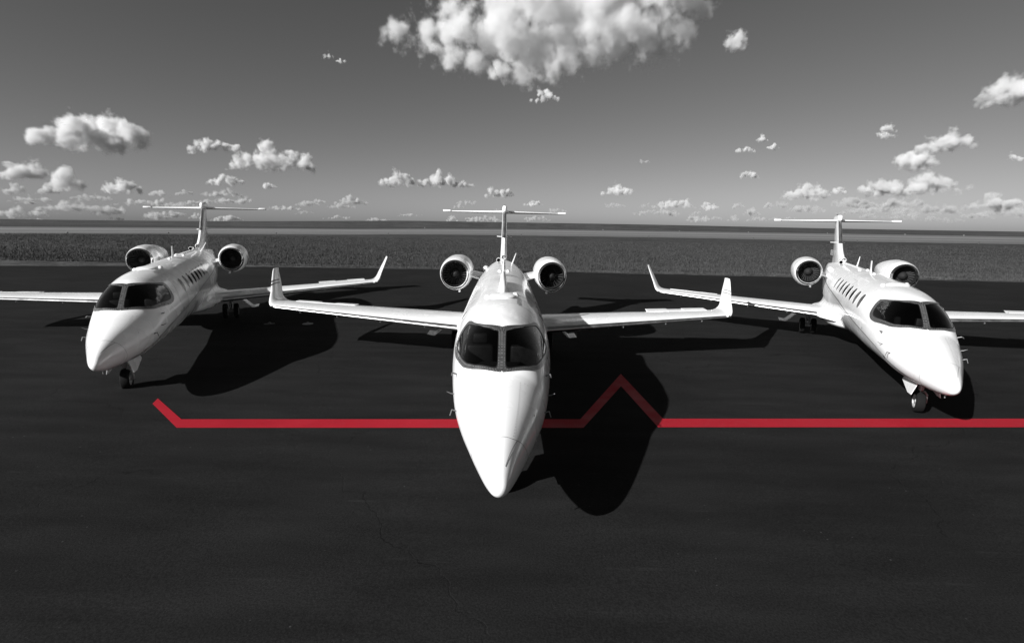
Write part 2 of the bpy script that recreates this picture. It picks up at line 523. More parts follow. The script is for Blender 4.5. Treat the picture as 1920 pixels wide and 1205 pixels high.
def build_jet(name):
    root = empty(name)
    # ---- fuselage skin with the two windshield openings cut out
    ss = [0.0008, .004, .012, .03, .06, .10, .15, .22, .30, .40, .50, .62, .75, .9, 1.05, 1.2, 1.35, 1.5, 1.65, 1.8]
    s = 1.8
    while s < 3.75: s += .03; ss.append(s)
    while s < 5.0: s += .1; ss.append(s)
    while s < 16.55: s += .22; ss.append(s)
    ss[-1] = 16.6
    NT = 168; V, F = [], []
    for s in ss:
        for k in range(NT): V.append(surf(s, 2 * pi * k / NT))
    pane_big = [(PANE_C[0] + (a - PANE_C[0]) * 1.04, PANE_C[1] + (b - PANE_C[1]) * 1.04) for a, b in PANE]
    def inside(poly, p):
        r = False
        for i in range(len(poly)):
            a, b = poly[i], poly[i - 1]
            if (a[1] > p[1]) != (b[1] > p[1]) and p[0] < (b[0] - a[0]) * (p[1] - a[1]) / (b[1] - a[1]) + a[0]: r = not r
        return r
    for i in range(len(ss) - 1):
        for k in range(NT):
            k2 = (k + 1) % NT
            sm = (ss[i] + ss[i + 1]) / 2; th = 2 * pi * (k + .5) / NT
            if th > pi: th -= 2 * pi
            if 1.9 < sm < 3.7 and inside(pane_big, (sm, abs(th))): continue
            F.append((i * NT + k, i * NT + k2, (i + 1) * NT + k2, (i + 1) * NT + k))
    V.append((0, 0.0, ZN)); tip = len(V) - 1
    for k in range(NT): F.append((tip, k, (k + 1) % NT))
    e0 = (len(ss) - 1) * NT; F.append(tuple(e0 + k for k in range(NT)))
    fus = mesh("fuselage", V, F, M["paint"], root, sharp=50)
    # ---- panel seams, stripes, doors on the skin
    seam_n = [(.60, 0), (.625, .53), (.69, .95), (.75, 1.41), (.80, 1.9), (.83, 2.5), (.84, pi)]
    mesh("radome_seam", *join(skin_line(seam_n, .006), skin_line(mir(seam_n), .006)), M["seam_dark"], fus, sharp=0)
    for sg in (1, -1):
        mesh("diverter_strip", *skin_line([(.66, sg * .74), (.2, sg * .43)], .009, .003, .03), M["antenna"] if sg < 0 else M["seam"], fus, sharp=0)
        hatch = [(.63, sg * .55), (.9, sg * .52), (1.25, sg * .49), (1.5, sg * .465), (1.80, sg * .44), (1.83, sg * .55), (1.83, sg * .72), (1.86, sg * .98), (1.87, sg * 1.3), (1.45, sg * 1.42), (1.0, sg * 1.45), (.80, sg * 1.45)]
        # fastener dots along the hatch
        VV, FF = [], []
        for a, t in densify(hatch[:9], .05, False):
            c0 = Vector(surf(a, t, .004)); n0 = (Vector(surf(a, t, .02)) - c0).normalized()
            u = n0.orthogonal().normalized(); v = n0.cross(u); o = len(VV)
            for k in range(6): VV.append(c0 + (u * cos(k * pi / 3) + v * sin(k * pi / 3)) * .0065)
            FF.append(tuple(range(o, o + 6)))
        d = mesh("hatch_fasteners", VV, FF, M["seam_dark"], fus, sharp=0); d["kind"] = "stuff"
        st = [(15.0, sg * 1.15), (12.5, sg * 1.20), (10.06, sg * 1.30), (8.6, sg * 1.39), (7.26, sg * 1.48), (5.61, sg * 1.62), (4.5, sg * 1.67), (3.48, sg * 1.71), (2.7, sg * 1.76), (2.16, sg * 1.84), (1.7, sg * 2.02), (1.35, sg * 2.2), (.86, sg * 2.42)]
        mesh("pinstripe", *skin_line(st, .026, .003), M["stripe"], fus, sharp=0)
        mesh("pinstripe", *skin_line([(a, t + sg * (.075 if a > 2 else .05)) for a, t in st], .018, .003), M["stripe_light"], fus, sharp=0)
        # NACA-like bulge light on lower nose side
        mesh("nose_vent", *skin_ring([(2.12 + .05 * cos(q * pi / 6), sg * (1.86 + .05 * sin(q * pi / 6))) for q in range(12)], 2, .004), M["seal"], fus, sharp=0)
        mesh("static_port", *skin_ring([(3.66 + .022 * cos(q * pi / 5), sg * (1.606 + .03 * sin(q * pi / 5))) for q in range(10)], 2, .004), M["stripe"], fus, sharp=0)
        mesh("nose_fitting", *skin_ring([(1.35 + .012 * cos(q * pi / 4), sg * (1.06 + .026 * sin(q * pi / 4))) for q in range(8)], 2, .004), M["seam"], fus, sharp=0)
    door = [(4.0, .33), (4.62, .33), (4.66, .6), (4.66, 1.2), (4.62, 1.75), (4.55, 2.0), (3.82, 2.0), (3.78, 1.7), (3.84, 1.25), (3.98, .8), (4.0, .33)]
    mesh("door_seam", *skin_line(door, .011, .003), M["seam_dark"], fus, sharp=0)
    mesh("door_step", *skin_line([(4.02, .31), (4.60, .31)], .05, .012, .05), M["seam"], fus, sharp=0)
    mesh("door_handle", *skin_ring([(4.0 + .06 * cos(q * pi / 6), 1.62 + .045 * sin(q * pi / 6)) for q in range(12)], 2, .005), M["stripe"], fus, sharp=0)
    hat = [(6.75, -.62), (7.45, -.62), (7.5, -.8), (7.5, -1.45), (6.7, -1.45), (6.7, -.8), (6.75, -.62)]
    mesh("exit_seam", *skin_line(hat, .009, .003), M["seam"], fus, sharp=0)
    for a in (10.6,):
        ring = [(a, t) for t in [k * pi / 24 for k in range(-24, 25)]]
        mesh("skin_joint", *skin_line(ring, .006, .002, .1), M["seam"], fus, sharp=0)
    # ---- windshield
    fr_outer = FRAME + []
    for sg in (1, -1):
        V1, F1 = band_between(PANE, FRAME, PANE_C, .010)
        if sg < 0: V1 = [(-x, y, z) for x, y, z in V1]
        fo = mesh("windshield_frame", V1, F1, M["frame"], root, sharp=30)
        VV, FF = [], []
        for fr_ in (.16, .82):
            pts = []
            for k in range(120):
                a = 2 * pi * k / 120
                r0, r1 = ray_hit(FRAME, PANE_C, a), ray_hit(PANE, PANE_C, a); r = r0 + (r1 - r0) * fr_
                pts.append((PANE_C[0] + r * cos(a), PANE_C[1] + r * sin(a) / .75))
            for a, t in densify(pts, .033)[:: 1]:
                c0 = Vector(surf(a, t, .0125)); c0.x *= sg
                n0 = Vector(surf(a, t, .03)); n0.x *= sg; n0 = (n0 - c0).normalized()
                u = n0.orthogonal().normalized(); v = n0.cross(u); o = len(VV)
                for k in range(6): VV.append(c0 + (u * cos(k * pi / 3) + v * sin(k * pi / 3)) * .0048)
                FF.append(tuple(range(o, o + 6)))
        rv = mesh("frame_rivets", VV, FF, M["rivet"], fo, sharp=0); rv["kind"] = "stuff"
        sm_ = PANE
        glass = [(PANE_C[0] + (a - PANE_C[0]) * 1.01, PANE_C[1] + (b - PANE_C[1]) * 1.01) for a, b in sm_]
        V2, F2 = skin_ring(densify(glass, .05), 14, .002)
        if sg < 0: V2 = [(-x, y, z) for x, y, z in V2]
        gp = mesh("windshield_pane", V2, F2, M["glass"], root, sharp=60)
        inner = [(PANE_C[0] + (a - PANE_C[0]) * .968, PANE_C[1] + (b - PANE_C[1]) * .968) for a, b in sm_]
        V3, F3 = band_between(inner, PANE, PANE_C, .007)
        if sg < 0: V3 = [(-x, y, z) for x, y, z in V3]
        mesh("window_seal", V3, F3, M["seal"], gp, sharp=0)
    # ---- cabin windows: eight a side
    for sg in (1, -1):
        for k in range(8):
            sc = 4.64 + .590 * k; tc = 1.065 - .008 * k
            tilt = .10
            ol = []
            for q in range(28):
                a = 2 * pi * q / 28
                ex, ey = math.copysign(abs(cos(a)) ** .8, cos(a)) * .150, math.copysign(abs(sin(a)) ** .8, sin(a)) * .215
                ol.append((sc + ex - ey * tilt * 1.6, sg * (tc + ey)))
            big = [(sc + (a - sc) * 1.09, sg * tc + (b - sg * tc) * 1.06) for a, b in ol]
            Vr = [surf(a, b, .001) for a, b in big] + [surf(a, b, .0045) for a, b in big] + [surf(a, b, .0045) for a, b in ol] + [surf(a, b, .001) for a, b in ol]
            Fr = [(r * 28 + q, r * 28 + (q + 1) % 28, (r + 1) * 28 + (q + 1) % 28, (r + 1) * 28 + q) for r in range(3) for q in range(28)]
            gw = mesh("cabin_window", *skin_ring(ol, 4, .0025), M["blind"] if (sg > 0 and k < 2) or (sg < 0 and k in (0, 1, 6, 7)) else M["cabin_glass"], root, sharp=0)
            mesh("window_rim", Vr, Fr, M["paint"], gw, sharp=40)
    # ---- cockpit inside
    lv, lf = [], []
    lss = [1.75 + .1 * k for k in range(25)]
    for a in lss:
        for k in range(48):
            p = surf(a, 2 * pi * k / 48, -.045); lv.append(p)
    for i in range(len(lss) - 1):
        for k in range(48):
            k2 = (k + 1) % 48; a = (lss[i] + lss[i + 1]) / 2; th = 2 * pi * (k + .5) / 48
            if th > pi: th -= 2 * pi
            if 1.9 < a < 3.65 and inside(FRAME, (a, abs(th))): continue
            if 1.9 < a < 3.0 and abs(th) < .5: continue
            lf.append((i * 48 + k, i * 48 + k2, (i + 1) * 48 + k2, (i + 1) * 48 + k))
    lf.append(tuple((len(lss) - 1) * 48 + k for k in range(48))); lf.append(tuple(range(48)))
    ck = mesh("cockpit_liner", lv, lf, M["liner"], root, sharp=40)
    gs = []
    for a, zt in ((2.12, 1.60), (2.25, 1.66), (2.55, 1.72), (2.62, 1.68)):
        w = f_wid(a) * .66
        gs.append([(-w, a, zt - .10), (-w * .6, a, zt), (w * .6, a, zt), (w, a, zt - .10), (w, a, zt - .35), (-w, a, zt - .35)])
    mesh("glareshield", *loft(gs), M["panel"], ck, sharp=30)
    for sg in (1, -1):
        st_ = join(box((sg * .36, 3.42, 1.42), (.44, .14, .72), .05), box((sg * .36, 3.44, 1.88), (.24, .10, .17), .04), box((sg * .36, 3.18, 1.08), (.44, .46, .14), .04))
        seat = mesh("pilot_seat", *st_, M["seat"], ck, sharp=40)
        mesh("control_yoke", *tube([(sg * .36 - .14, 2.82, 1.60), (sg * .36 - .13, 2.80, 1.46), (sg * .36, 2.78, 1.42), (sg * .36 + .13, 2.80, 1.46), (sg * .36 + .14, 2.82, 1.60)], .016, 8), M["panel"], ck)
    # ---- belly fairing between the wings
    bf = []
    for a, w, zt, zb in ((7.3, .20, .90, .72), (7.7, .45, .98, .66), (8.1, .72, 1.06, .61), (8.6, .92, 1.12, .57), (9.5, 1.02, 1.16, .53), (10.6, .98, 1.14, .55), (11.4, .84, 1.10, .64), (12.1, .58, 1.05, .80), (12.6, .28, 1.0, .92)):
        zc = (zt + zb) / 2; hh = (zt - zb) / 2; e = 2 / 2.6
        bf.append([(w * math.copysign(abs(cos(q)) ** e, cos(q)), a, zc + hh * math.copysign(abs(sin(q)) ** e, sin(q))) for q in [2 * pi * k / 40 for k in range(40)]])
    mesh("belly_fairing", *loft(bf), M["paint"], root, sharp=60)
    # root fillets: a concave blend from the cabin side down onto the wing
    for sg in (1, -1):
        fl = []
        for a, q in ((8.05, .02), (8.3, .16), (8.55, .30), (8.9, .38), (9.6, .42), (10.4, .42), (11.0, .40), (11.4, .30), (11.9, .14), (12.3, .02)):
            x0 = f_wid(a) - .05; z0 = .99; ring = []
            for k in range(9):
                t = k / 8 * pi / 2
                ring.append((sg * (x0 + q * (1 - cos(t))), a, z0 + q * 1.05 * (1 - sin(t))))
            ring += [(sg * (x0 + q), a, z0 - .10), (sg * (x0 - .2), a, z0 - .16), (sg * (x0 - .2), a, z0 + q)]
            fl.append(ring)
        mesh("wing_root_fillet", *loft(fl), M["paint"], root, sharp=75)
    for sg in (1, -1):
        build_wing(sg, root); build_engine(sg, root)
    # ---- fin
    fs = []
    for z, le, te, t in ((2.34, 12.95, 15.95, .26), (2.55, 13.02, 15.97, .25), (2.68, 13.12, 15.99, .24), (2.80, 13.42, 16.0, .23), (2.92, 13.66, 16.02, .22), (3.05, 13.86, 16.05, .215), (3.25, 14.09, 16.1, .21), (4.16, 15.10, 16.45, .16)):
        fs.append([(v * (te - le) * 1.0, le + u * (te - le), z) for u, v in airfoil(1.0, t / (te - le), 20, 0)])
    fin = mesh("tail_fin", *loft(fs), M["paint"], root, sharp=50)
    ls_ = []
    for z, le, te, t in ((3.22, 14.06, 16.1, .212), (4.13, 15.07, 16.44, .162)):
        ch = te - le; hi = [p for p in airfoil(1.0, t / ch, 40, 0) if p[0] < .085]
        ls_.append([(v * ch * 1.04, le - .004 + u * ch, z) for u, v in hi])
    mesh("fin_leading_edge", *loft(ls_, caps=False, closed=False), M["metal"], fin)
    bl = []
    for a, w, z0, z1 in ((14.98, .03, 4.2, 4.30), (15.02, .062, 4.15, 4.355), (15.12, .085, 4.12, 4.385), (15.5, .095, 4.10, 4.40), (16.2, .09, 4.09, 4.385), (16.7, .05, 4.12, 4.33), (16.9, .015, 4.18, 4.26)):
        zc, hh = (z0 + z1) / 2, (z1 - z0) / 2; e = 2 / 3.2
        bl.append([(w * math.copysign(abs(cos(q)) ** e, cos(q)), a, zc + hh * math.copysign(abs(sin(q)) ** e, sin(q))) for q in [2 * pi * k / 24 for k in range(24)]])
    mesh("fin_cap", *loft(bl), M["paint"], fin, sharp=60)
    mesh("rudder_seam", *join(*[([(sg * .062, 15.35, 2.62), (sg * .062, 15.362, 2.62), (sg * .052, 15.99, 4.08), (sg * .052, 15.978, 4.08)], [(0, 1, 2, 3)]) for sg in (1, -1)]), M["seam"], fin, sharp=0)
    mesh("beacon", *lathe([(4.39, .03), (4.42, .028), (4.44, .015), (4.445, .002)], 12, (0, 16.1, 0), 'Z'), M["seal"], fin)
    for sg in (1, -1):
        mesh("fin_whisker", *tube([(sg * .07, 14.9, 3.24), (sg * .27, 15.05, 3.24)], .012, 6), M["antenna"], fin)
    mesh("fin_inlet", *lathe([(13.5, .06), (12.97, .072), (12.93, .078), (12.945, .088), (13.05, .105), (13.3, .10)], 20, (0, 0, 2.60)), M["paint"], fin)
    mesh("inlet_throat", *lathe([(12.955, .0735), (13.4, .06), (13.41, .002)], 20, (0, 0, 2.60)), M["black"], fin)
    mesh("side_scoop", *lathe([(12.75, .05), (12.40, .060), (12.39, .066), (12.41, .074), (12.7, .07), (12.9, .03)], 18, (-.17, 0, 2.535)), M["paint"], fin)
    mesh("scoop_throat", *lathe([(12.41, .059), (12.72, .05), (12.73, .002)], 18, (-.17, 0, 2.535)), M["black"], fin)
    # ---- stabiliser on top of the fin
    sb = []
    for l in (-2.36, -1.2, -.05, .05, 1.2, 2.36):
        a = abs(l); le, te = 15.30 + .56 * a, 16.75 + .22 * a
        sb.append([(l, le + u * (te - le), 4.155 + v * (te - le)) for u, v in airfoil(1.0, .085, 16, 0)])
    stb = mesh("stabiliser", *loft(sb), M["paint"], root, sharp=45)
    for sg in (1, -1):
        mesh("tip_horn", *box((sg * 2.32, 16.72, 4.175), (.30, .52, .075), .02), M["paint"], stb)
    # ---- antennas and bumps on the roof
    zt = f_top
    blade = []
    for z, le, te in ((2.44, 7.86, 8.16), (2.62, 7.92, 8.15), (2.84, 7.96, 8.16)):
        blade.append([(v * (te - le), le + u * (te - le), z) for u, v in airfoil(1.0, .11, 8, 0)])
    mesh("blade_antenna", *loft(blade), M["antenna"], root)
    pl = []
    for a, w, hh in ((4.42, .10, .012), (4.50, .20, .035), (4.68, .26, .045), (4.86, .22, .04), (4.95, .10, .015)):
        z = zt(a) - .03
        pl.append([(w * cos(q), a, z + (hh + .03) * abs(sin(q)) ** .6 if sin(q) >= 0 else z - .05) for q in [2 * pi * k / 24 for k in range(24)]])
    mesh("roof_antenna_plate", *loft(pl), M["antenna"], root)
    for x, a, r in ((-.30, 4.80, .055), (.24, 4.98, .06), (-.10, 9.1, .05), (.12, 9.1, .05), (0, 7.5, .045)):
        p = Vector((x, a, math.sqrt(max(0, 1 - (x / f_wid(a)) ** 2)) * (zt(a) - f_mid(a)) + f_mid(a) - .01))
        mesh("roof_antenna", *lathe([(p.z, r * 1.2), (p.z + r * .5, r), (p.z + r * 1.0, r * .6), (p.z + r * 1.15, .004)], 14, (p.x, p.y, 0), 'Z'), M["antenna"], root)
    mesh("whip_antenna", *tube([(.26, 11.75, 2.44), (.33, 12.0, 2.60), (.40, 12.25, 2.78)], [.028, .02, .012], 8), M["antenna"], root)
    mesh("roof_strake", *loft([[(-.012, a, zt(a) - .01), (-.010, a, zt(a) + hh), (.010, a, zt(a) + hh), (.012, a, zt(a) - .01)] for a, hh in ((9.4, .002), (9.8, .03), (12.6, .035), (12.9, .03))]), M["antenna"], root, sharp=30)
    p = surf(11.9, -.80, .02)
    mesh("side_fairing", *lathe([(-.22, .004), (-.17, .06), (-.08, .095), (.05, .10), (.2, .075), (.4, .004)], 18, (p[0], p[1], p[2])), M["antenna"], root)
    # ---- probes
    for sg in (1, -1):
        a = Vector(surf(2.44, sg * 1.19, -.01)); n0 = (Vector(surf(2.44, sg * 1.19, .1)) - a).normalized()
        b = a + n0 * .085
        mesh("pitot_probe", *tube([a, b, b + Vector((0, -.03, 0)), b + Vector((0, -.12, -.01))], [.013, .010, .011, .005], 8), M["probe"], root)
        a = Vector(surf(2.23, sg * 1.43, -.01)); n0 = (Vector(surf(2.23, sg * 1.43, .1)) - a).normalized()
        mesh("angle_vane", *tube([a, a + n0 * .06, a + n0 * .12 + Vector((0, -.02, .03))], [.009, .007, .004], 8), M["probe"], root)
        a = Vector(surf(1.82, sg * 1.50, -.01)); n0 = (Vector(surf(1.82, sg * 1.50, .1)) - a).normalized()
        mesh("ice_probe", *tube([a, a + n0 * .075 + Vector((0, 0, .02)), a + n0 * .10 + Vector((0, -.01, -.06))], [.012, .010, .007], 8), M["probe"], root)
    mesh("chin_drain", *tube([(0, .42, .80), (0, .43, .72)], [.014, .01], 8), M["strut"], root)
    # ---- nose gear
    ng = empty("nose_gear", (0, 1.82, 0), root)
    def rel(VF, o): return [(Vector(v) - Vector(o)) for v in VF[0]], VF[1]
    o = (0, 1.82, 0)
    mesh("strut", *rel(join(tube([(0, 1.72, .86), (0, 1.76, .50)], .05, 14)), o), M["strut"], ng)
    mesh("oleo", *rel(tube([(0, 1.755, .52), (0, 1.80, .40)], .032, 12), o), M["chrome"], ng)
    mesh("fork", *rel(join(tube([(0, 1.79, .43), (.075, 1.80, .44), (.125, 1.81, .38), (.125, 1.82, .215)], [.03, .03, .026, .03], 10), tube([(.14, 1.82, .215), (.02, 1.82, .215)], .028, 10)), o), M["strut"], ng)
    mesh("scissor_link", *rel(join(tube([(0, 1.80, .60), (0, 1.95, .53), (0, 1.82, .44)], .016, 8)), o), M["rim"], ng)
    wheel(ng, 0, 0, .225, .23, .17)
    for sg in (1, -1):
        Vd = []
        for d in (0.0, .014):
            for y, z in ((1.36, .735), (2.22, .69), (2.26, .565), (1.66, .44), (1.44, .45)):
                x = .17 + (.72 - z) * .25 + d
                Vd.append((sg * x, y - 1.82, z))
        mesh("gear_door", Vd, [(0, 1, 2, 3, 4), (9, 8, 7, 6, 5)] + [(i, (i + 1) % 5, 5 + (i + 1) % 5, 5 + i) for i in range(5)], M["paint"], ng, sharp=20)
    # ---- main gear
    for sg in (1, -1):
        mg = empty("main_gear", (sg * 1.25, 10.5, 0), root)
        mesh("strut", *join(tube([(sg * .12, -.10, 1.0), (sg * .02, -.03, .62), (0, 0, .46)], [.075, .068, .06], 14), tube([(0, .02, .5), (0, .25, .62), (sg * .05, .30, .9)], .03, 8)), M["strut"], mg)
        mesh("oleo", *tube([(0, 0, .48), (0, 0, .30)], .042, 12), M["chrome"], mg)
        mesh("axle", *tube([(-.26, 0, .28), (.26, 0, .28)], .04, 12), M["rim"], mg)
        mesh("scissor_link", *tube([(0, -.05, .58), (0, -.22, .46), (0, -.06, .32)], .022, 8), M["rim"], mg)
        mesh("brake_line", *tube([(.04, -.07, .8), (.07, -.13, .55), (.04, -.12, .4), (.08, -.06, .3)], .010, 6), M["chrome"], mg)
        for q in (-1, 1): wheel(mg, q * .185, 0, .277, .28, .16)
        # door leaf that hangs out and down with a turned-up lip
        pts = [(.34, .84), (.56, .62), (.74, .455), (.80, .43), (.87, .445), (.98, .46)]
        Vd, Fd = [], []
        for d in (0, .022):
            for x, z in pts:
                for y in (-.30, .34):
                    Vd.append((sg * (x - d * .6), y * (1.0 if x < .7 else .92) , z - d))
        n = len(pts)
        for i in range(n - 1):
            a = 2 * i; Fd.append((a, a + 1, a + 3, a + 2)); b = 2 * n + 2 * i; Fd.append((b, b + 2, b + 3, b + 1))
            Fd.append((a, a + 2, b + 2, b)); Fd.append((a + 1, b + 1, b + 3, a + 3))
        Fd.append((0, 2 * n, 2 * n + 1, 1)); Fd.append((2 * n - 2, 2 * n - 1, 4 * n - 1, 4 * n - 2))
        mesh("gear_door", Vd, Fd, M["paint"], mg, sharp=40)
    return root

def place(root, pose):
    x, y, a, z0, rl, pt_ = pose
    root.matrix_world = (Matrix.Translation((x, y, z0 - 6 * pt_)) @ Matrix.Rotation(-a, 4, 'Z')
                         @ Matrix.Rotation(-rl, 4, 'Y') @ Matrix.Rotation(pt_, 4, 'X'))

POSES = {"left": (-7.818, 9.523, -.3925, .075, .0049, .0073), "centre": (-.1276, 5.1486, -.0166, -.0115, -.0121, .0069), "right": (7.866, 8.961, .4105, -.066, -.0057, -.0012)}
jet_l = build_jet("business_jet")
jet_c = copy_tree(jet_l)
jet_r = copy_tree(jet_l)
place(jet_l, POSES["left"]); place(jet_c, POSES["centre"]); place(jet_r, POSES["right"])
GRP = "white business jets parked on the apron"
tag(jet_l, "white business jet on the left, its shaded side and dark cabin windows turned to camera", "jet", GRP)
tag(jet_c, "foremost white business jet seen nose-on, two dark bands on its winglets", "jet", GRP)
tag(jet_r, "white business jet standing on the right, sunlit starboard side and nose wheel in view", "jet", GRP)
# the middle jet's own fittings: banded winglets and a fat roof fairing
for ch in list(jet_c.children):
    if ch.name.startswith("winglet"):
        sd = 1 if sum(v.co.x for v in ch.data.vertices) > 0 else -1
        winglet_stripe(sd, .58, .63, M["stripe"] if sd < 0 else M["stripe_light"], ch)
        winglet_stripe(sd, .46, .51, M["stripe"] if sd < 0 else M["stripe_light"], ch)
ff = []
for a, w, hh in ((5.0, .05, .02), (5.15, .085, .10), (5.5, .09, .18), (6.0, .08, .25), (6.35, .07, .28), (6.55, .04, .26), (6.62, .02, .1)):
    z = f_top(a) - .02
    ff.append([(w * cos(q), a, z + (hh + .02) * abs(sin(q)) ** .8 if sin(q) >= 0 else z - .03) for q in [2 * pi * k / 20 for k in range(20)]])
mesh("roof_fin_fairing", *loft(ff), M["antenna"], jet_c)
# the right jet: pale card in the side of the windshield, letters on the fin
mesh("sun_visor", [(-.50, 3.30, 1.98), (-.62, 3.02, 1.80), (-.60, 3.28, 1.72), (-.497, 3.303, 1.98), (-.617, 3.023, 1.80), (-.597, 3.283, 1.72)],
     [(0, 1, 2), (5, 4, 3), (0, 1, 4, 3), (1, 2, 5, 4), (2, 0, 3, 5)], M["visor"], jet_r, sharp=0)
tcu = bpy.data.curves.new("registration", 'FONT'); tcu.body = "85EU"; tcu.size = .34; tcu.extrude = .002
tob = bpy.data.objects.new("registration", tcu); COL.objects.link(tob)
dg = bpy.context.evaluated_depsgraph_get(); tme = bpy.data.meshes.new_from_object(tob.evaluated_get(dg))
bpy.data.objects.remove(tob)
tme.materials.clear(); tme.materials.append(M["text"])
reg = new_obj("registration_letters", tme, jet_r)
reg.rotation_euler = (R(90), 0, R(-90)); reg.location = (-.125, 15.75, 2.68)
# ------------------------------------------------------------------ ground
SLOPE = -0.0085                     # the apron drains gently to the right
rnd = random.Random(7)

def noise_ramp(nt, vec, scale, detail, lo, hi, p0=.35, p1=.65, rough=.55):
    nz = nt.nodes.new("ShaderNodeTexNoise"); nz.inputs["Scale"].default_value = scale
    nz.inputs["Detail"].default_value = detail; nz.inputs["Roughness"].default_value = rough
    nt.links.new(vec, nz.inputs["Vector"])
    mr = nt.nodes.new("ShaderNodeMapRange")
    mr.inputs["From Min"].default_value = p0; mr.inputs["From Max"].default_value = p1
    mr.inputs["To Min"].default_value = lo; mr.inputs["To Max"].default_value = hi
    nt.links.new(nz.outputs["Fac"], mr.inputs["Value"])
    return mr.outputs[0], nz

def math_node(nt, op, a, b=None, clamp=False):
    n = nt.nodes.new("ShaderNodeMath"); n.operation = op; n.use_clamp = clamp
    for i, v in ((0, a), (1, b)):
        if v is None: continue
        if isinstance(v, (int, float)): n.inputs[i].default_value = v
        else: nt.links.new(v, n.inputs[i])
    return n.outputs[0]

def mapped(nt, scale=(1, 1, 1), rot=(0, 0, 0)):
    tc = nt.nodes.new("ShaderNodeTexCoord"); mp = nt.nodes.new("ShaderNodeMapping")
    mp.inputs["Scale"].default_value = scale; mp.inputs["Rotation"].default_value = rot
    nt.links.new(tc.outputs["Object"], mp.inputs["Vector"])
    return mp.outputs[0]

def asphalt_material():
    m, nt, b = material("sealed_asphalt")
    v = mapped(nt)
    big, _ = noise_ramp(nt, v, .22, 5, .86, 1.12)
    mid, _ = noise_ramp(nt, mapped(nt, (.5, 2.2, 1), (0, 0, .35)), .9, 6, .84, 1.14)
    fine, nf = noise_ramp(nt, v, 45, 3, .76, 1.26)
    col = math_node(nt, 'MULTIPLY', math_node(nt, 'MULTIPLY', big, mid), fine)
    # pale scuffs: long thin streaks in two directions
    sc = None
    for rot, th in ((.30, .60), (-.9, .62), (1.25, .63)):
        s, _ = noise_ramp(nt, mapped(nt, (.25, 7.0, 1), (0, 0, rot)), 1.3, 7, 0, 1, th, th + .09, .62)
        k, _ = noise_ramp(nt, mapped(nt, (1, 1, 1), (0, 0, rot)), 1.7, 3, 0, 1, .5, .62)
        s = math_node(nt, 'MULTIPLY', s, k)
        sc = s if sc is None else math_node(nt, 'MAXIMUM', sc, s)
    # white grit
    vo = nt.nodes.new("ShaderNodeTexVoronoi"); vo.inputs["Scale"].default_value = 5.0
    nt.links.new(v, vo.inputs["Vector"])
    gr = nt.nodes.new("ShaderNodeMapRange"); gr.inputs["From Min"].default_value = .065; gr.inputs["From Max"].default_value = .035
    nt.links.new(vo.outputs["Distance"], gr.inputs["Value"])
    gk, _ = noise_ramp(nt, v, .8, 4, 0, 1, .47, .66)
    grit = math_node(nt, 'MULTIPLY', gr.outputs[0], gk)
    # cracks
    vc = nt.nodes.new("ShaderNodeTexVoronoi"); vc.feature = 'DISTANCE_TO_EDGE'; vc.inputs["Scale"].default_value = .16
    wv = nt.nodes.new("ShaderNodeTexNoise"); wv.inputs["Scale"].default_value = .9; wv.inputs["Detail"].default_value = 6
    nt.links.new(v, wv.inputs["Vector"])
    ad = nt.nodes.new("ShaderNodeVectorMath"); ad.operation = 'MULTIPLY_ADD'; ad.inputs[1].default_value = (1.6, 1.6, 0)
    nt.links.new(wv.outputs["Color"], ad.inputs[0]); nt.links.new(v, ad.inputs[2]); nt.links.new(ad.outputs[0], vc.inputs["Vector"])
    cr = nt.nodes.new("ShaderNodeMapRange"); cr.inputs["From Min"].default_value = .0008; cr.inputs["From Max"].default_value = .0028
    cr.inputs["To Min"].default_value = .72
    nt.links.new(vc.outputs["Distance"], cr.inputs["Value"])
    ck, _ = noise_ramp(nt, v, .35, 3, 0, 1, .42, .50)
    crack = math_node(nt, 'MAXIMUM', cr.outputs[0], ck)
    base = math_node(nt, 'MULTIPLY', math_node(nt, 'MULTIPLY', col, .0140), crack)
    base = math_node(nt, 'ADD', base, math_node(nt, 'MULTIPLY', sc, .0065))
    base = math_node(nt, 'ADD', base, math_node(nt, 'MULTIPLY', grit, .05))
    cb = nt.nodes.new("ShaderNodeCombineColor")
    for i in range(3): nt.links.new(base, cb.inputs[i])
    nt.links.new(cb.outputs[0], b.inputs["Base Color"])
    b.inputs["Roughness"].default_value = .86; b.inputs["Specular IOR Level"].default_value = .04
    bp = nt.nodes.new("ShaderNodeBump"); bp.inputs["Strength"].default_value = .5; bp.inputs["Distance"].default_value = .006
    nt.links.new(nf.outputs["Fac"], bp.inputs["Height"])
    b2 = nt.nodes.new("ShaderNodeBump"); b2.inputs["Strength"].default_value = .6; b2.inputs["Distance"].default_value = .01
    nt.links.new(cr.outputs[0], b2.inputs["Height"]); nt.links.new(bp.outputs[0], b2.inputs["Normal"])
    nt.links.new(b2.outputs[0], b.inputs["Normal"])
    return m

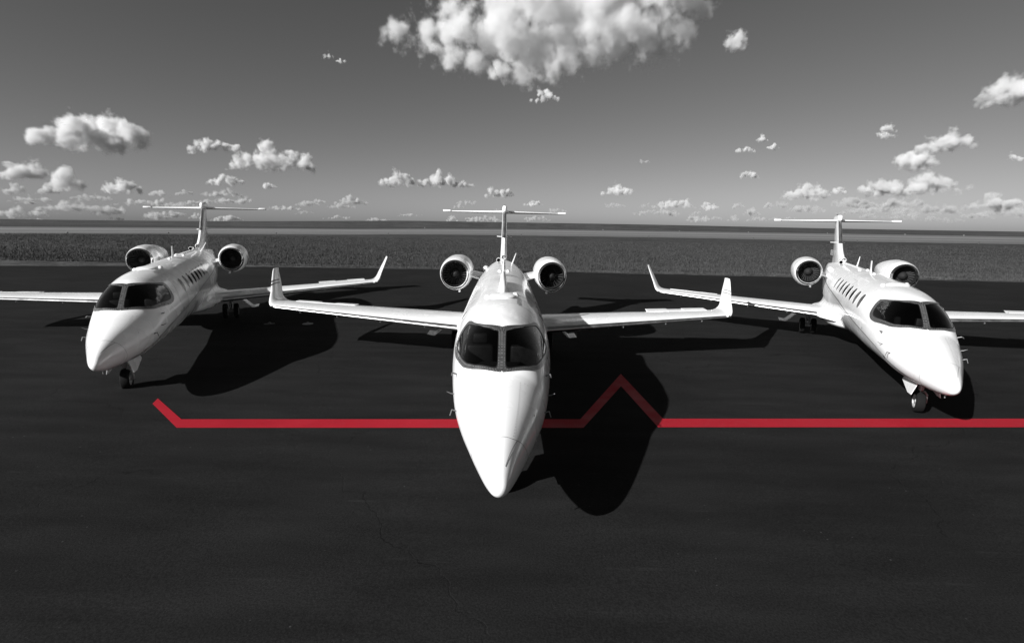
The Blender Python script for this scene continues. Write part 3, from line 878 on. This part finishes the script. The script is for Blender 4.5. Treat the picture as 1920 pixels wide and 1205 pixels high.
def field_material(name, lo, hi, scales=(.012, .09, .9, 6.0), stretch=(1, 1, 1), rough=.95):
    m, nt, b = material(name)
    v = mapped(nt, stretch)
    a, _ = noise_ramp(nt, v, scales[0], 5, .88, 1.12)
    c, _ = noise_ramp(nt, v, scales[1], 6, .82, 1.18)
    d, _ = noise_ramp(nt, v, scales[2], 6, .55, 1.45)
    e, ne = noise_ramp(nt, v, scales[3], 4, .6, 1.4)
    k = math_node(nt, 'MULTIPLY', math_node(nt, 'MULTIPLY', a, c), math_node(nt, 'MULTIPLY', d, e))
    mr = nt.nodes.new("ShaderNodeMapRange"); mr.inputs["From Min"].default_value = .4; mr.inputs["From Max"].default_value = 1.7
    mr.inputs["To Min"].default_value = lo; mr.inputs["To Max"].default_value = hi
    nt.links.new(k, mr.inputs["Value"])
    cb = nt.nodes.new("ShaderNodeCombineColor")
    for i in range(3): nt.links.new(mr.outputs[0], cb.inputs[i])
    nt.links.new(cb.outputs[0], b.inputs["Base Color"])
    b.inputs["Roughness"].default_value = rough; b.inputs["Specular IOR Level"].default_value = .1
    bp = nt.nodes.new("ShaderNodeBump"); bp.inputs["Strength"].default_value = .6; bp.inputs["Distance"].default_value = .12
    nt.links.new(ne.outputs["Fac"], bp.inputs["Height"]); nt.links.new(bp.outputs[0], b.inputs["Normal"])
    return m

M["asphalt"] = asphalt_material()
M["field"] = field_material("mown_airfield_grass", .020, .076)
M["dry_edge"] = field_material("dry_verge_grass", .030, .096, (.05, .4, 2.0, 9.0))
M["hill"] = field_material("far_pasture", .026, .080, (.002, .008, .03, .2), (1, .35, 1))
M["concrete"] = field_material("weathered_taxiway_concrete", .105, .155, (.006, .05, .3, 2), (.5, 2, 1), .9)
M["pale_concrete"] = field_material("pale_taxiway_concrete", .155, .21, (.006, .05, .3, 2), (.5, 2, 1), .9)
M["blade_grass"] = simple("grass_blades", .058, .9, spec=.1, var=.6, vscale=2.5)

# horizon profile seen from the apron: (azimuth deg, height of the land 3 km out)
HZ = pchip([-180, -60, -43.9, -32.3, -20, -9.2, -1.3, 13.3, 25.5, 36.4, 43.7, 60, 180],
           [6, 4.3, 4.3, 5.5, 14, 22, 20.4, 17.7, 11.3, 6.3, 4.5, 4.3, 6])
def land(x, y):
    r = math.hypot(x, y)
    k = 1.0 if r < 70 else max(0.0, 1 - (r - 70) / 130)
    z = SLOPE * x * k - .03
    if r > 640:
        f = min(1.0, (r - 640) / (3000 - 640)); f = f * f * (3 - 2 * f)
        z += f * (HZ(math.degrees(math.atan2(x, y))) + .03) + (0 if r < 3000 else 0)
        z += f * 1.2 * mnoise.noise(Vector((x * .002, y * .002, 3.1)))
    return z

def polar_sheet(name, radii, azs, mat, off=0.0):
    V, F = [], []
    for r in radii:
        for a in azs:
            x, y = r * sin(R(a)), r * cos(R(a)); V.append((x, y, land(x, y) + off))
    n = len(azs); full = abs(azs[-1] - azs[0]) > 359
    for i in range(len(radii) - 1):
        for k in range(n - 1):
            F.append((i * n + k, i * n + k + 1, (i + 1) * n + k + 1, (i + 1) * n + k))
    return mesh(name, V, F, mat, None, sharp=60)

az_all = [-180 + 2.5 * k for k in range(145)]
gf = polar_sheet("grass_field", [0.01, 20, 36, 45, 60, 70, 85, 105, 130, 160, 200, 260, 340, 430, 540, 640], az_all, M["field"])
tag(gf, kind="structure")
hl = polar_sheet("hills", [640, 760, 900, 1080, 1300, 1550, 1850, 2200, 2600, 3000, 3600, 4500, 6000, 9000], az_all, M["hill"])
tag(hl, kind="structure")

def apron_z(x): return SLOPE * x
edge = [(-190, 20), (-90, 31), (-58, 35.6), (-37.97, 38.95), (-29.22, 41.1), (-19.1, 42.8), (-5, 44.0), (10.1, 43.5), (23.7, 43.3), (42, 43.1), (70, 42.8), (190, 42)]
E2 = []
for i in range(len(edge) - 1):
    a, b = edge[i], edge[i + 1]; n = max(1, int((b[0] - a[0]) / .35)) if abs(a[0]) < 60 else 4
    for k in range(n):
        t = k / n; x = a[0] + (b[0] - a[0]) * t
        E2.append((x, a[1] + (b[1] - a[1]) * t + (.30 * mnoise.noise(Vector((x * .9, 2.2, 0))) + .22 * mnoise.noise(Vector((x * .22, 7.7, 0))))))
E2.append(edge[-1])
V = [(x, y, apron_z(x)) for x, y in E2] + [(x, -90, apron_z(x)) for x, y in E2]
n = len(E2)
apron = mesh("apron", V, [(i, i + 1, n + i + 1, n + i) for i in range(n - 1)], M["asphalt"], sharp=0)
tag(apron, kind="structure")
# strip of dry verge along the apron's far edge
V, F = [], []
for x, y in E2:
    if abs(x) > 75: continue
    w = 4.2 + 2.2 * mnoise.noise(Vector((x * .35, 1.3, 5))) + 1.2 * mnoise.noise(Vector((x * 1.3, 4.3, 5)))
    V += [(x, y - .05, apron_z(x) - .012), (x, y + .4, land(x, y + .4) + .014), (x, y + w * .5, land(x, y + w * .5) + .014), (x, y + w, land(x, y + w) + .006)]
F = [(4 * i + q, 4 * i + 4 + q, 4 * i + 5 + q, 4 * i + 1 + q) for i in range(len(V) // 4 - 1) for q in range(3)]
tag(mesh("verge", V, F, M["dry_edge"], sharp=0), kind="structure")

# taxiway beyond the grass: near and far edge (azimuth deg, distance), and pale lanes on it
NEAR = pchip([-70, -44, -32.8, -17.9, -6.4, 5.6, 17.7, 32.6, 43.9, 70], [186, 180, 178.4, 187.5, 203, 201, 205, 203, 222, 250])
FAR = pchip([-70, -44, -32.7, -17.9, -6.4, 5.6, 17.6, 32.5, 43.8, 70], [372, 373, 373, 385, 505, 580, 560, 580, 570, 570])
def lane(name, f0, f1, mat, off):
    """fractions in apparent height between the far (0) and near (1) edges"""
    V, F = [], []
    azs = [-66 + 1.5 * k for k in range(89)]
    for a in azs:
        i0, i1 = 1 / FAR(a), 1 / NEAR(a)
        for q in range(5):
            f = f0 + (f1 - f0) * q / 4; r = 1 / (i0 + (i1 - i0) * f)
            x, y = r * sin(R(a)), r * cos(R(a)); V.append((x, y, off - .03))
    for i in range(len(azs) - 1):
        for q in range(4):
            F.append((i * 5 + q, i * 5 + q + 1, i * 5 + 6 + q, i * 5 + 5 + q))
    return tag(mesh(name, V, F, mat, sharp=0), kind="structure")
lane("taxiway", 0, 1, M["concrete"], .05)
lane("taxiway_lane", .20, .42, M["pale_concrete"], .10)
lane("taxiway_lane", .56, .70, M["pale_concrete"], .10)

# ------------------------------------------------------------------ red line painted on the apron
M["red"] = simple("red_line_paint", (.300, .0086, .0186), .6, spec=.2, var=.06, vscale=2)
RED = {'upper': [(-7.372, 10.488), (-6.181, 9.358), (1.36, 9.784), (2.821, 13.09), (3.015, 9.906), (11.06, 10.362)], 'lower': [(-7.263, 10.161), (-6.01, 8.944), (1.365, 9.342), (2.612, 12.024), (2.795, 9.446), (10.567, 9.867)]}
V = [(x, y, apron_z(x) + .006) for x, y in RED["upper"]] + [(x, y, apron_z(x) + .006) for x, y in RED["lower"]]
n = len(RED["upper"])
red = mesh("painted_line", V, [(i, i + 1, n + i + 1, n + i) for i in range(n - 1)], M["red"], sharp=0)
tag(red, "bright red line with one sharp peak painted across the apron", "painted line")

# ------------------------------------------------------------------ small things on the ground
M["plate"] = simple("worn_steel_plate", .22, .45, metal=.7, var=.3, vscale=6)
M["plate_dark"] = simple("dark_steel_plate", .05, .6, metal=.4, var=.3, vscale=6)  # darker steel tone for the second plate
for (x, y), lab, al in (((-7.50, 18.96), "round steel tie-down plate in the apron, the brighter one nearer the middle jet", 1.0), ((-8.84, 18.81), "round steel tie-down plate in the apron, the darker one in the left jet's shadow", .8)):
    o = empty("tie_down_plate", (x, y, apron_z(x)))
    mesh("rim", *lathe([(.0, .19), (.010, .185), (.012, .16), (.004, .155), (.004, .02)], 28, (0, 0, 0), 'Z'), M["plate"] if al == 1.0 else M["plate_dark"], o)
    mesh("ring_bolt", *tube([(.05 * cos(q * pi / 6), .02 + .0 * q, .012 + .045 * sin(q * pi / 6)) for q in range(7)], .008, 6), M["strut"], o)
    tag(o, lab, "tie-down plate", "tie-down plates in the apron")

M["lamp_dark"] = simple("marker_post_dark", .03, .5)
M["lamp_white"] = simple("marker_post_white", .75, .5)
def marker(az, r, kind, label, group):
    x, y = r * sin(R(az)), r * cos(R(az))
    o = empty("edge_marker", (x, y, land(x, y)))
    mt = M["lamp_dark"] if kind == 'dark' else M["lamp_white"]
    mesh("stake", *lathe([(0, .03), (.28, .03)], 8, (0, 0, 0), 'Z'), M["strut"], o)
    mesh("lamp_head", *lathe([(.26, .06), (.28, .17), (.50, .20), (.62, .14), (.66, .01)], 12, (0, 0, 0), 'Z'), mt, o)
    tag(o, label, "marker light", group)
for az, w in ((-39.95, "first from the photo's left edge"), (-32.93, "left of the left jet's fin"), (-24.0, "right of the left jet's tailplane"), (-13.2, "between left and middle jets"), (.87, "right of the middle jet's fin"),
              (14.3, "between middle and right jets"), (24.3, "left of the right jet's tailplane"), (32.9, "right of the right jet's fin"), (41.2, "nearest the photo's right edge")):
    marker(az, NEAR(az) - 4, 'dark', "dark edge light before the far taxiway, " + w, "dark taxiway edge lights")
for az, r, w in ((-9.4, 560, "left of the middle jet's tailplane"), (9.55, 585, "right of the middle jet's tailplane"), (17.3, 560, "halfway between middle and right jets"), (23.8, 560, "left of the right jet's tailplane"),
                 (30.5, 570, "left of the right jet's fin"), (36.3, 575, "right of the right jet's tailplane"), (40.2, 570, "nearest the photo's right edge")):
    marker(az, r, 'white', "pale marker post behind the taxiway, " + w, "pale taxiway marker posts")

# ------------------------------------------------------------------ rough grass along the apron
def grass_blades(name, count, r0, r1, hmin, hmax, seed, mat, label):
    g = random.Random(seed); V, F = [], []
    for _ in range(count):
        a = R(g.uniform(-52, 52)); y = r0 + (r1 - r0) * g.random() ** 1.6
        x = y * math.tan(a) if abs(a) < R(52) else 0
        if mnoise.noise(Vector((x * .11, y * .11, 9))) < g.uniform(-1.2, .0): continue
        z = land(x, y); h = g.uniform(hmin, hmax) * (1 + .6 * mnoise.noise(Vector((x * .3, y * .3, 1))))
        for q in range(3):
            t = g.uniform(0, 2 * pi); w = g.uniform(.012, .03); dx, dy = cos(t) * w, sin(t) * w
            lx, ly = g.uniform(-.12, .12), g.uniform(-.12, .12); ox, oy = g.uniform(-.12, .12), g.uniform(-.12, .12)
            o = len(V)
            V += [(x + ox - dx, y + oy - dy, z), (x + ox + dx, y + oy + dy, z), (x + ox + lx, y + oy + ly, z + h * g.uniform(.7, 1.1))]
            F.append((o, o + 1, o + 2))
    o = mesh(name, V, F, mat, sharp=0, fix=False)
    tag(o, label, "grass", kind="stuff")
    return o
M["dry_blades"] = simple("dry_grass_blades", .070, .9, spec=.1, var=.4, vscale=.5)
grass_blades("grass", 90000, 46.5, 140, .12, .34, 3, M["blade_grass"], "short rough grass covering the field beyond the apron")
grass_blades("dry_grass", 26000, 44.3, 52, .06, .20, 5, M["dry_blades"], "pale dry grass fringe along the far edge of the apron")
# ------------------------------------------------------------------ clouds: real volumes of scattering droplets, far out over the land
CLOUD_BASE = 1300.0
def cloud_material(dens, white=.9):
    m = bpy.data.materials.new("cloud_droplets"); m.use_nodes = True
    nt = m.node_tree; nt.nodes.clear()
    out = nt.nodes.new("ShaderNodeOutputMaterial"); pv = nt.nodes.new("ShaderNodeVolumePrincipled")
    pv.inputs["Color"].default_value = (white, white, white, 1); pv.inputs["Density"].default_value = dens
    pv.inputs["Anisotropy"].default_value = 0.0
    nt.links.new(pv.outputs[0], out.inputs["Volume"])
    return m

def cloud_nodes():
    ng = bpy.data.node_groups.new("cloud_from_puffs", 'GeometryNodeTree')
    ng.interface.new_socket("Geometry", in_out='INPUT', socket_type='NodeSocketGeometry')
    for nm, tp in (("Min", 'NodeSocketVector'), ("Max", 'NodeSocketVector'), ("ResX", 'NodeSocketInt'), ("ResY", 'NodeSocketInt'), ("ResZ", 'NodeSocketInt'),
                   ("Scale", 'NodeSocketFloat'), ("Base", 'NodeSocketFloat'), ("Seed", 'NodeSocketFloat'), ("Rough", 'NodeSocketFloat'), ("Warp", 'NodeSocketFloat'), ("Edge", 'NodeSocketFloat'), ("Material", 'NodeSocketMaterial')):
        ng.interface.new_socket(nm, in_out='INPUT', socket_type=tp)
    ng.interface.new_socket("Geometry", in_out='OUTPUT', socket_type='NodeSocketGeometry')
    N, L = ng.nodes, ng.links
    gi = N.new("NodeGroupInput"); go = N.new("NodeGroupOutput")
    def mth(op, a, b=None, c=None, clamp=False):
        n = N.new("ShaderNodeMath"); n.operation = op; n.use_clamp = clamp
        for i, v in enumerate((a, b, c)):
            if v is None: continue
            if isinstance(v, (int, float)): n.inputs[i].default_value = v
            else: L.new(v, n.inputs[i])
        return n.outputs[0]
    pos = N.new("GeometryNodeInputPosition").outputs[0]
    # warp the position a little so puffs are not round
    sc = N.new("ShaderNodeVectorMath"); sc.operation = 'SCALE'; L.new(pos, sc.inputs[0]); L.new(gi.outputs["Scale"], sc.inputs["Scale"])
    n1 = N.new("ShaderNodeTexNoise"); n1.inputs["Scale"].default_value = 1.0; n1.inputs["Detail"].default_value = 5.0; n1.inputs["Roughness"].default_value = .66
    so = N.new("ShaderNodeVectorMath"); so.operation = 'ADD'; L.new(sc.outputs[0], so.inputs[0]); L.new(gi.outputs["Seed"], so.inputs[1])
    L.new(so.outputs[0], n1.inputs["Vector"])
    n0 = N.new("ShaderNodeTexNoise"); n0.inputs["Scale"].default_value = .55; n0.inputs["Detail"].default_value = 1.0
    L.new(so.outputs[0], n0.inputs["Vector"])
    wo = N.new("ShaderNodeVectorMath"); wo.operation = 'SUBTRACT'; L.new(n0.outputs["Color"], wo.inputs[0]); wo.inputs[1].default_value = (.5, .5, .5)
    ws = N.new("ShaderNodeVectorMath"); ws.operation = 'SCALE'; L.new(wo.outputs[0], ws.inputs[0]); L.new(mth('DIVIDE', gi.outputs["Warp"], gi.outputs["Scale"]), ws.inputs["Scale"])
    wa = N.new("ShaderNodeVectorMath"); wa.operation = 'ADD'; L.new(pos, wa.inputs[0]); L.new(ws.outputs[0], wa.inputs[1])
    pos0 = pos; pos = wa.outputs[0]
    sn = N.new("GeometryNodeSampleNearest"); sn.domain = 'POINT'; L.new(gi.outputs["Geometry"], sn.inputs["Geometry"]); L.new(pos, sn.inputs["Sample Position"])
    sp = N.new("GeometryNodeSampleIndex"); sp.data_type = 'FLOAT_VECTOR'; sp.domain = 'POINT'
    L.new(gi.outputs["Geometry"], sp.inputs["Geometry"]); L.new(pos0, sp.inputs["Value"]); L.new(sn.outputs[0], sp.inputs["Index"])
    ra = N.new("GeometryNodeInputNamedAttribute"); ra.data_type = 'FLOAT'; ra.inputs["Name"].default_value = "puff_radius"
    sr = N.new("GeometryNodeSampleIndex"); sr.data_type = 'FLOAT'; sr.domain = 'POINT'
    L.new(gi.outputs["Geometry"], sr.inputs["Geometry"]); L.new(ra.outputs[0], sr.inputs["Value"]); L.new(sn.outputs[0], sr.inputs["Index"])
    df = N.new("ShaderNodeVectorMath"); df.operation = 'DISTANCE'; L.new(pos, df.inputs[0]); L.new(sp.outputs[0], df.inputs[1])
    d = mth('DIVIDE', df.outputs["Value"], sr.outputs[0])
    fall = mth('SUBTRACT', 1.0, d)                                   # 1 at a puff's heart, 0 at its rim
    nz = mth('MULTIPLY', mth('SUBTRACT', n1.outputs[0], .5), gi.outputs["Rough"])
    val = mth('SUBTRACT', mth('ADD', fall, nz), .22)
    sx = N.new("ShaderNodeSeparateXYZ"); L.new(pos0, sx.inputs[0])
    # flat base
    bz = mth('MULTIPLY', mth('SUBTRACT', sx.outputs[2], gi.outputs["Base"]), mth('MULTIPLY', gi.outputs["Scale"], 1.2))
    bz = mth('MINIMUM', bz, 1.0)
    val = mth('MINIMUM', val, mth('ADD', bz, nz))
    den = mth('MULTIPLY', val, gi.outputs["Edge"], clamp=True)
    den = mth('POWER', den, 1.6)
    vc = N.new("GeometryNodeVolumeCube")
    L.new(den, vc.inputs["Density"]); L.new(gi.outputs["Min"], vc.inputs["Min"]); L.new(gi.outputs["Max"], vc.inputs["Max"])
    for a in "XYZ": L.new(gi.outputs["Res" + a], vc.inputs["Resolution " + a])
    sm = N.new("GeometryNodeSetMaterial"); L.new(vc.outputs[0], sm.inputs["Geometry"]); L.new(gi.outputs["Material"], sm.inputs["Material"])
    L.new(sm.outputs[0], go.inputs[0])
    return ng

CN = cloud_nodes()
CAM_M = cam.matrix_world.copy(); F_PX = 985.4
def pixel_dir(u, v):
    d = Vector(((u - 960) / F_PX, -(v - 602.5) / F_PX, -1.0))
    return (CAM_M.to_3x3() @ d).normalized()

def make_cloud(puffs, base_v, dens_k=8.0, rough=1.1, label=None, res=90, seed=0, grain=16, depth=.8, warp=.8, edge=2.2, near=1.0, white=.93):
    """puffs: (u, v, r) as seen from the apron; the cloud floats where a 1300 m base puts it"""
    g = random.Random(seed)
    us = [p[0] for p in puffs]; cu = (min(us) + max(us)) / 2
    d0 = pixel_dir(cu, base_v); el = max(d0.z, .012)
    D = CLOUD_BASE / el * near
    c0 = Vector((0, 0, 3.7)) + d0 * D
    fwd = Vector((d0.x, d0.y, 0)).normalized(); mpp = D / F_PX / d0.dot(-(CAM_M.to_3x3() @ Vector((0, 0, 1))))
    pts, rad = [], []
    for (u, v, r) in puffs:
        d = pixel_dir(u, v); t = D / max(d.dot(d0), .5)
        q = Vector((0, 0, 3.7)) + d * t - c0
        rr = r * mpp
        q += fwd * g.uniform(-depth, depth) * rr
        pts.append(q); rad.append(rr)
    me = bpy.data.meshes.new("cloud"); me.from_pydata([tuple(p) for p in pts], [], []); me.update()
    at = me.attributes.new("puff_radius", 'FLOAT', 'POINT')
    for i, r in enumerate(rad): at.data[i].value = r
    o = new_obj("clouds", me); o.location = c0
    k = 1.35
    mn = [min(p[i] - r * k for p, r in zip(pts, rad)) for i in range(3)]; mx = [max(p[i] + r * k for p, r in zip(pts, rad)) for i in range(3)]
    size = [mx[i] - mn[i] for i in range(3)]; big = max(size)
    bz = (pixel_dir(cu, base_v) * D).z + 3.7 - c0.z
    mn[2] = max(mn[2], bz - .06 * big); size[2] = mx[2] - mn[2]
    md = o.modifiers.new("cloud", 'NODES'); md.node_group = CN
    ids = {s.name: s.identifier for s in CN.interface.items_tree if s.in_out == 'INPUT'}
    hgt = sum(rad) / len(rad)
    vals = {"Min": mn, "Max": mx, "ResX": max(12, int(res * size[0] / big)), "ResY": max(12, int(res * size[1] / big * .6)), "ResZ": max(12, int(res * size[2] / big)),
            "Scale": 1.0 / (grain * mpp), "Base": bz, "Seed": float(seed) * 3.7 + .5, "Rough": rough, "Warp": warp, "Edge": edge, "Material": cloud_material(dens_k / (2 * hgt), white)}
    for kx, v in vals.items():
        md[ids[kx]] = v
    return o

def cumulus(u, v, w, h, seed):
    """flat-bottomed heap: (u, v) centre, w x h size"""
    g = random.Random(seed * 13 + 5); P = []
    n = max(5, int(3.2 * w / h)); base = v + h * .5
    for i in range(n):
        t = (i + g.uniform(.1, .9)) / n * 2 - 1
        top = h * .92 * (1 - .7 * t * t) * g.uniform(.55, 1.05)
        r = max(h * .18, top * g.uniform(.34, .46))
        P.append((u + t * w * .44, base - max(top - r, r * .55), r))
        if top > h * .5:
            P.append((u + t * w * .44 + g.uniform(-.3, .3) * h, base - r * .7, r * .9))
    return P, base
# the large cloud overhead, then the others: (u, v) centre and size as seen from the apron, thickness, raggedness
BIG = [(752,70,24),(790,56,32),(830,44,36),(868,48,36),(800,92,24),(845,100,28),(890,112,28),(915,62,48),(955,34,58),(1000,12,64),(1060,-14,76),(1120,-16,78),(1180,-4,66),(1240,-8,52),(1290,-5,34),(1325,2,20),
       (960,92,46),(1010,72,54),(1060,62,56),(1110,62,54),(1150,70,48),(1200,58,48),(1240,58,42),(1264,54,30),(945,132,24),(985,134,26),(1025,128,30),(1062,114,36),(1100,96,32),(1155,92,28),(925,142,14)]
CLOUDS = [
 (1022,178,62,28,6,1.2,"small bright cloud just under the large cloud"),
 (1380,70,52,42,2.6,1.9,"ragged small cloud right of the large cloud"),
 (1890,168,120,46,7,1.1,"bright cloud cut off by the right edge of the photo, highest on that side"),
 (170,245,240,64,9,1.05,"long heaped cloud high above the left jet"),
 (398,268,110,32,6,1.4,"cloud trailing off to the left, above the left jet's tail"),
 (510,292,180,54,7,1.4,"ragged cloud sloping down right of the left jet's tail"),
 (40,319,110,28,5,1.2,"cloud cut off by the left edge of the photo, the highest there"),
 (125,338,84,34,5,1.3,"lumpy cloud above and left of the left jet's tailplane"),
 (228,349,90,24,4.5,1.3,"flat cloud just above the left jet's starboard tailplane"),
 (420,335,78,22,6,1.2,"small heaped cloud above the left jet's port tailplane"),
 (505,347,36,12,4,1.3,"tiny cloud right of the left jet's tailplane"),
 (745,332,80,34,6,1.3,"left end of the paired clouds above the middle jet's left wing"),
 (830,336,130,32,7,1.2,"long cloud left of and above the middle jet's tail"),
 (936,357,58,28,6,1.2,"small heaped cloud right above the middle jet's fin"),
 (1160,351,70,30,7,1.2,"bright heaped cloud right of the middle jet's tail"),
 (1000,379,40,16,5,1.2,"small cloud just above the middle jet's port tailplane"),
 (1265,380,90,20,4.5,1.3,"flat cloud midway between the middle and right jets"),
 (1330,385,44,16,4,1.3,"small flat cloud left of the right jet's tailplane tip"),
 (1403,325,44,20,5,1.2,"lone small cloud above and left of the right jet's tail"),
 (1397,280,40,12,3,1.4,"thin wisp of cloud, the left of three above the right jet"),
 (1428,259,28,14,3,1.4,"thin wisp of cloud, the upper of three above the right jet"),
 (1448,276,32,8,3,1.4,"thin wisp of cloud, the right of three above the right jet"),
 (1667,239,34,14,3.5,1.4,"upper of two small clouds high above the right jet's nose"),
 (1660,253,42,14,3.5,1.4,"lower of two small clouds high above the right jet's nose"),
 (1775,263,118,34,6,1.25,"ragged cloud high on the right, above a heaped one"),
 (1712,297,94,40,8,1.1,"heaped cloud high on the right with a flat grey base"),
 (1655,350,110,36,8,1.1,"left half of the long bright cloud above the right jet's nose"),
 (1748,343,120,40,8,1.1,"right half of the long bright cloud above the right jet's nose"),
 (1508,359,100,28,6,1.3,"cloud right above the right jet's tail"),
 (1572,356,32,14,5,1.3,"tiny cloud right of the right jet's fin top"),
 (1902,295,42,12,4,1.3,"small flat cloud at the right edge of the photo"),
 (1875,376,112,38,7,1.15,"large low cloud at the right edge of the photo"),
 (1600,378,90,18,4,1.3,""),(1690,380,110,18,4,1.3,""),(1660,391,130,16,3.5,1.3,""),(1745,388,44,20,4,1.3,""),(1780,392,50,16,3.5,1.3,""),(1510,390,80,16,3.5,1.3,""),(1455,383,60,14,3,1.3,""),
 (1410,396,40,14,3.5,1.3,""),(1384,385,24,14,3.5,1.3,""),(1310,408,54,16,3.5,1.3,""),(1375,409,24,14,3,1.3,""),(1830,402,70,12,3,1.3,""),(1905,398,60,16,3,1.3,""),(1745,409,40,10,2.5,1.3,""),
 (1420,410,50,10,2.5,1.3,""),(1700,399,90,10,2.5,1.3,""),(1250,397,60,14,3,1.3,""),(1200,398,40,10,2.5,1.3,""),(1150,384,50,10,2.5,1.3,""),(875,378,50,12,3,1.3,""),(660,373,70,20,3.5,1.35,""),
 (845,408,26,14,3.5,1.2,""),(915,409,90,16,4,1.3,""),(1005,408,60,12,3,1.3,""),(600,375,34,12,2.5,1.3,""),(640,385,60,10,2,1.3,""),
 (25,354,64,16,4,1.3,""),(90,356,50,12,3,1.3,""),(300,362,44,12,3,1.3,""),(345,360,36,10,3,1.3,""),(415,361,90,16,3.5,1.3,""),(388,376,44,12,3,1.3,""),(456,373,36,18,3.5,1.3,""),
 (125,384,130,26,3.2,1.35,""),(205,393,80,18,3,1.35,""),(20,396,56,20,3.5,1.3,""),(72,400,44,10,2.5,1.3,""),(290,404,54,14,3,1.3,""),(330,402,40,12,3,1.3,""),(365,403,30,14,3,1.3,""),(425,409,74,14,3.5,1.3,""),(70,411,40,8,2.5,1.3,""),
 (250,378,80,12,2.2,1.4,""),(330,383,90,12,2.2,1.4,""),(60,372,90,12,2.2,1.4,""),(170,368,90,12,2.2,1.4,""),(520,388,60,10,2,1.4,""),(570,397,40,8,2,1.4,""),
 (612,102,26,12,1.6,1.7,"faint wisp left of the large cloud, the upper"),(640,114,28,8,1.6,1.7,"faint wisp left of the large cloud, the lower"),(1207,301,24,9,2,1.4,"faint speck of cloud between the middle and right jets"),
]
hz = random.Random(21)
for k in range(34):                      # thin small clouds far out, their haze put into the droplet colour
    u = hz.uniform(540, 1920) if k < 26 else hz.uniform(0, 540); v = hz.uniform(376, 413)
    CLOUDS.append((u, v, hz.uniform(22, 74), hz.uniform(6, 12), hz.uniform(1.8, 3.0), 1.3, ""))
CG = "fair-weather clouds in the sky"
o = make_cloud(BIG, 165, 6.0, 3.7, res=270, seed=1, grain=28, warp=1.4, edge=1.9, white=.90)
tag(o, "very large bright cloud across the top of the sky", "cloud", CG, "stuff")
for i, (u, v, w, h, dk, rg, lab) in enumerate(CLOUDS):
    P, b = cumulus(u, v, w, h, i + 2)
    o = make_cloud(P, b, dk if lab else dk * .8, rg * 2.7, seed=i + 2, res=int(max(36, min(150, w * .8))), grain=max(7, min(18, h * .42)), warp=1.2, edge=2.1, near=.55 if i == 0 else 1.0, white=.89 if v < 300 else (.85 if lab else .74))  # lower clouds greyer and thinner: distance haze put into colour and density
    o["kind"] = "stuff"
    if lab: tag(o, lab, "cloud", CG)
    else: tag(o, "small cloud greyed as by haze, low over the horizon", "cloud", CG)
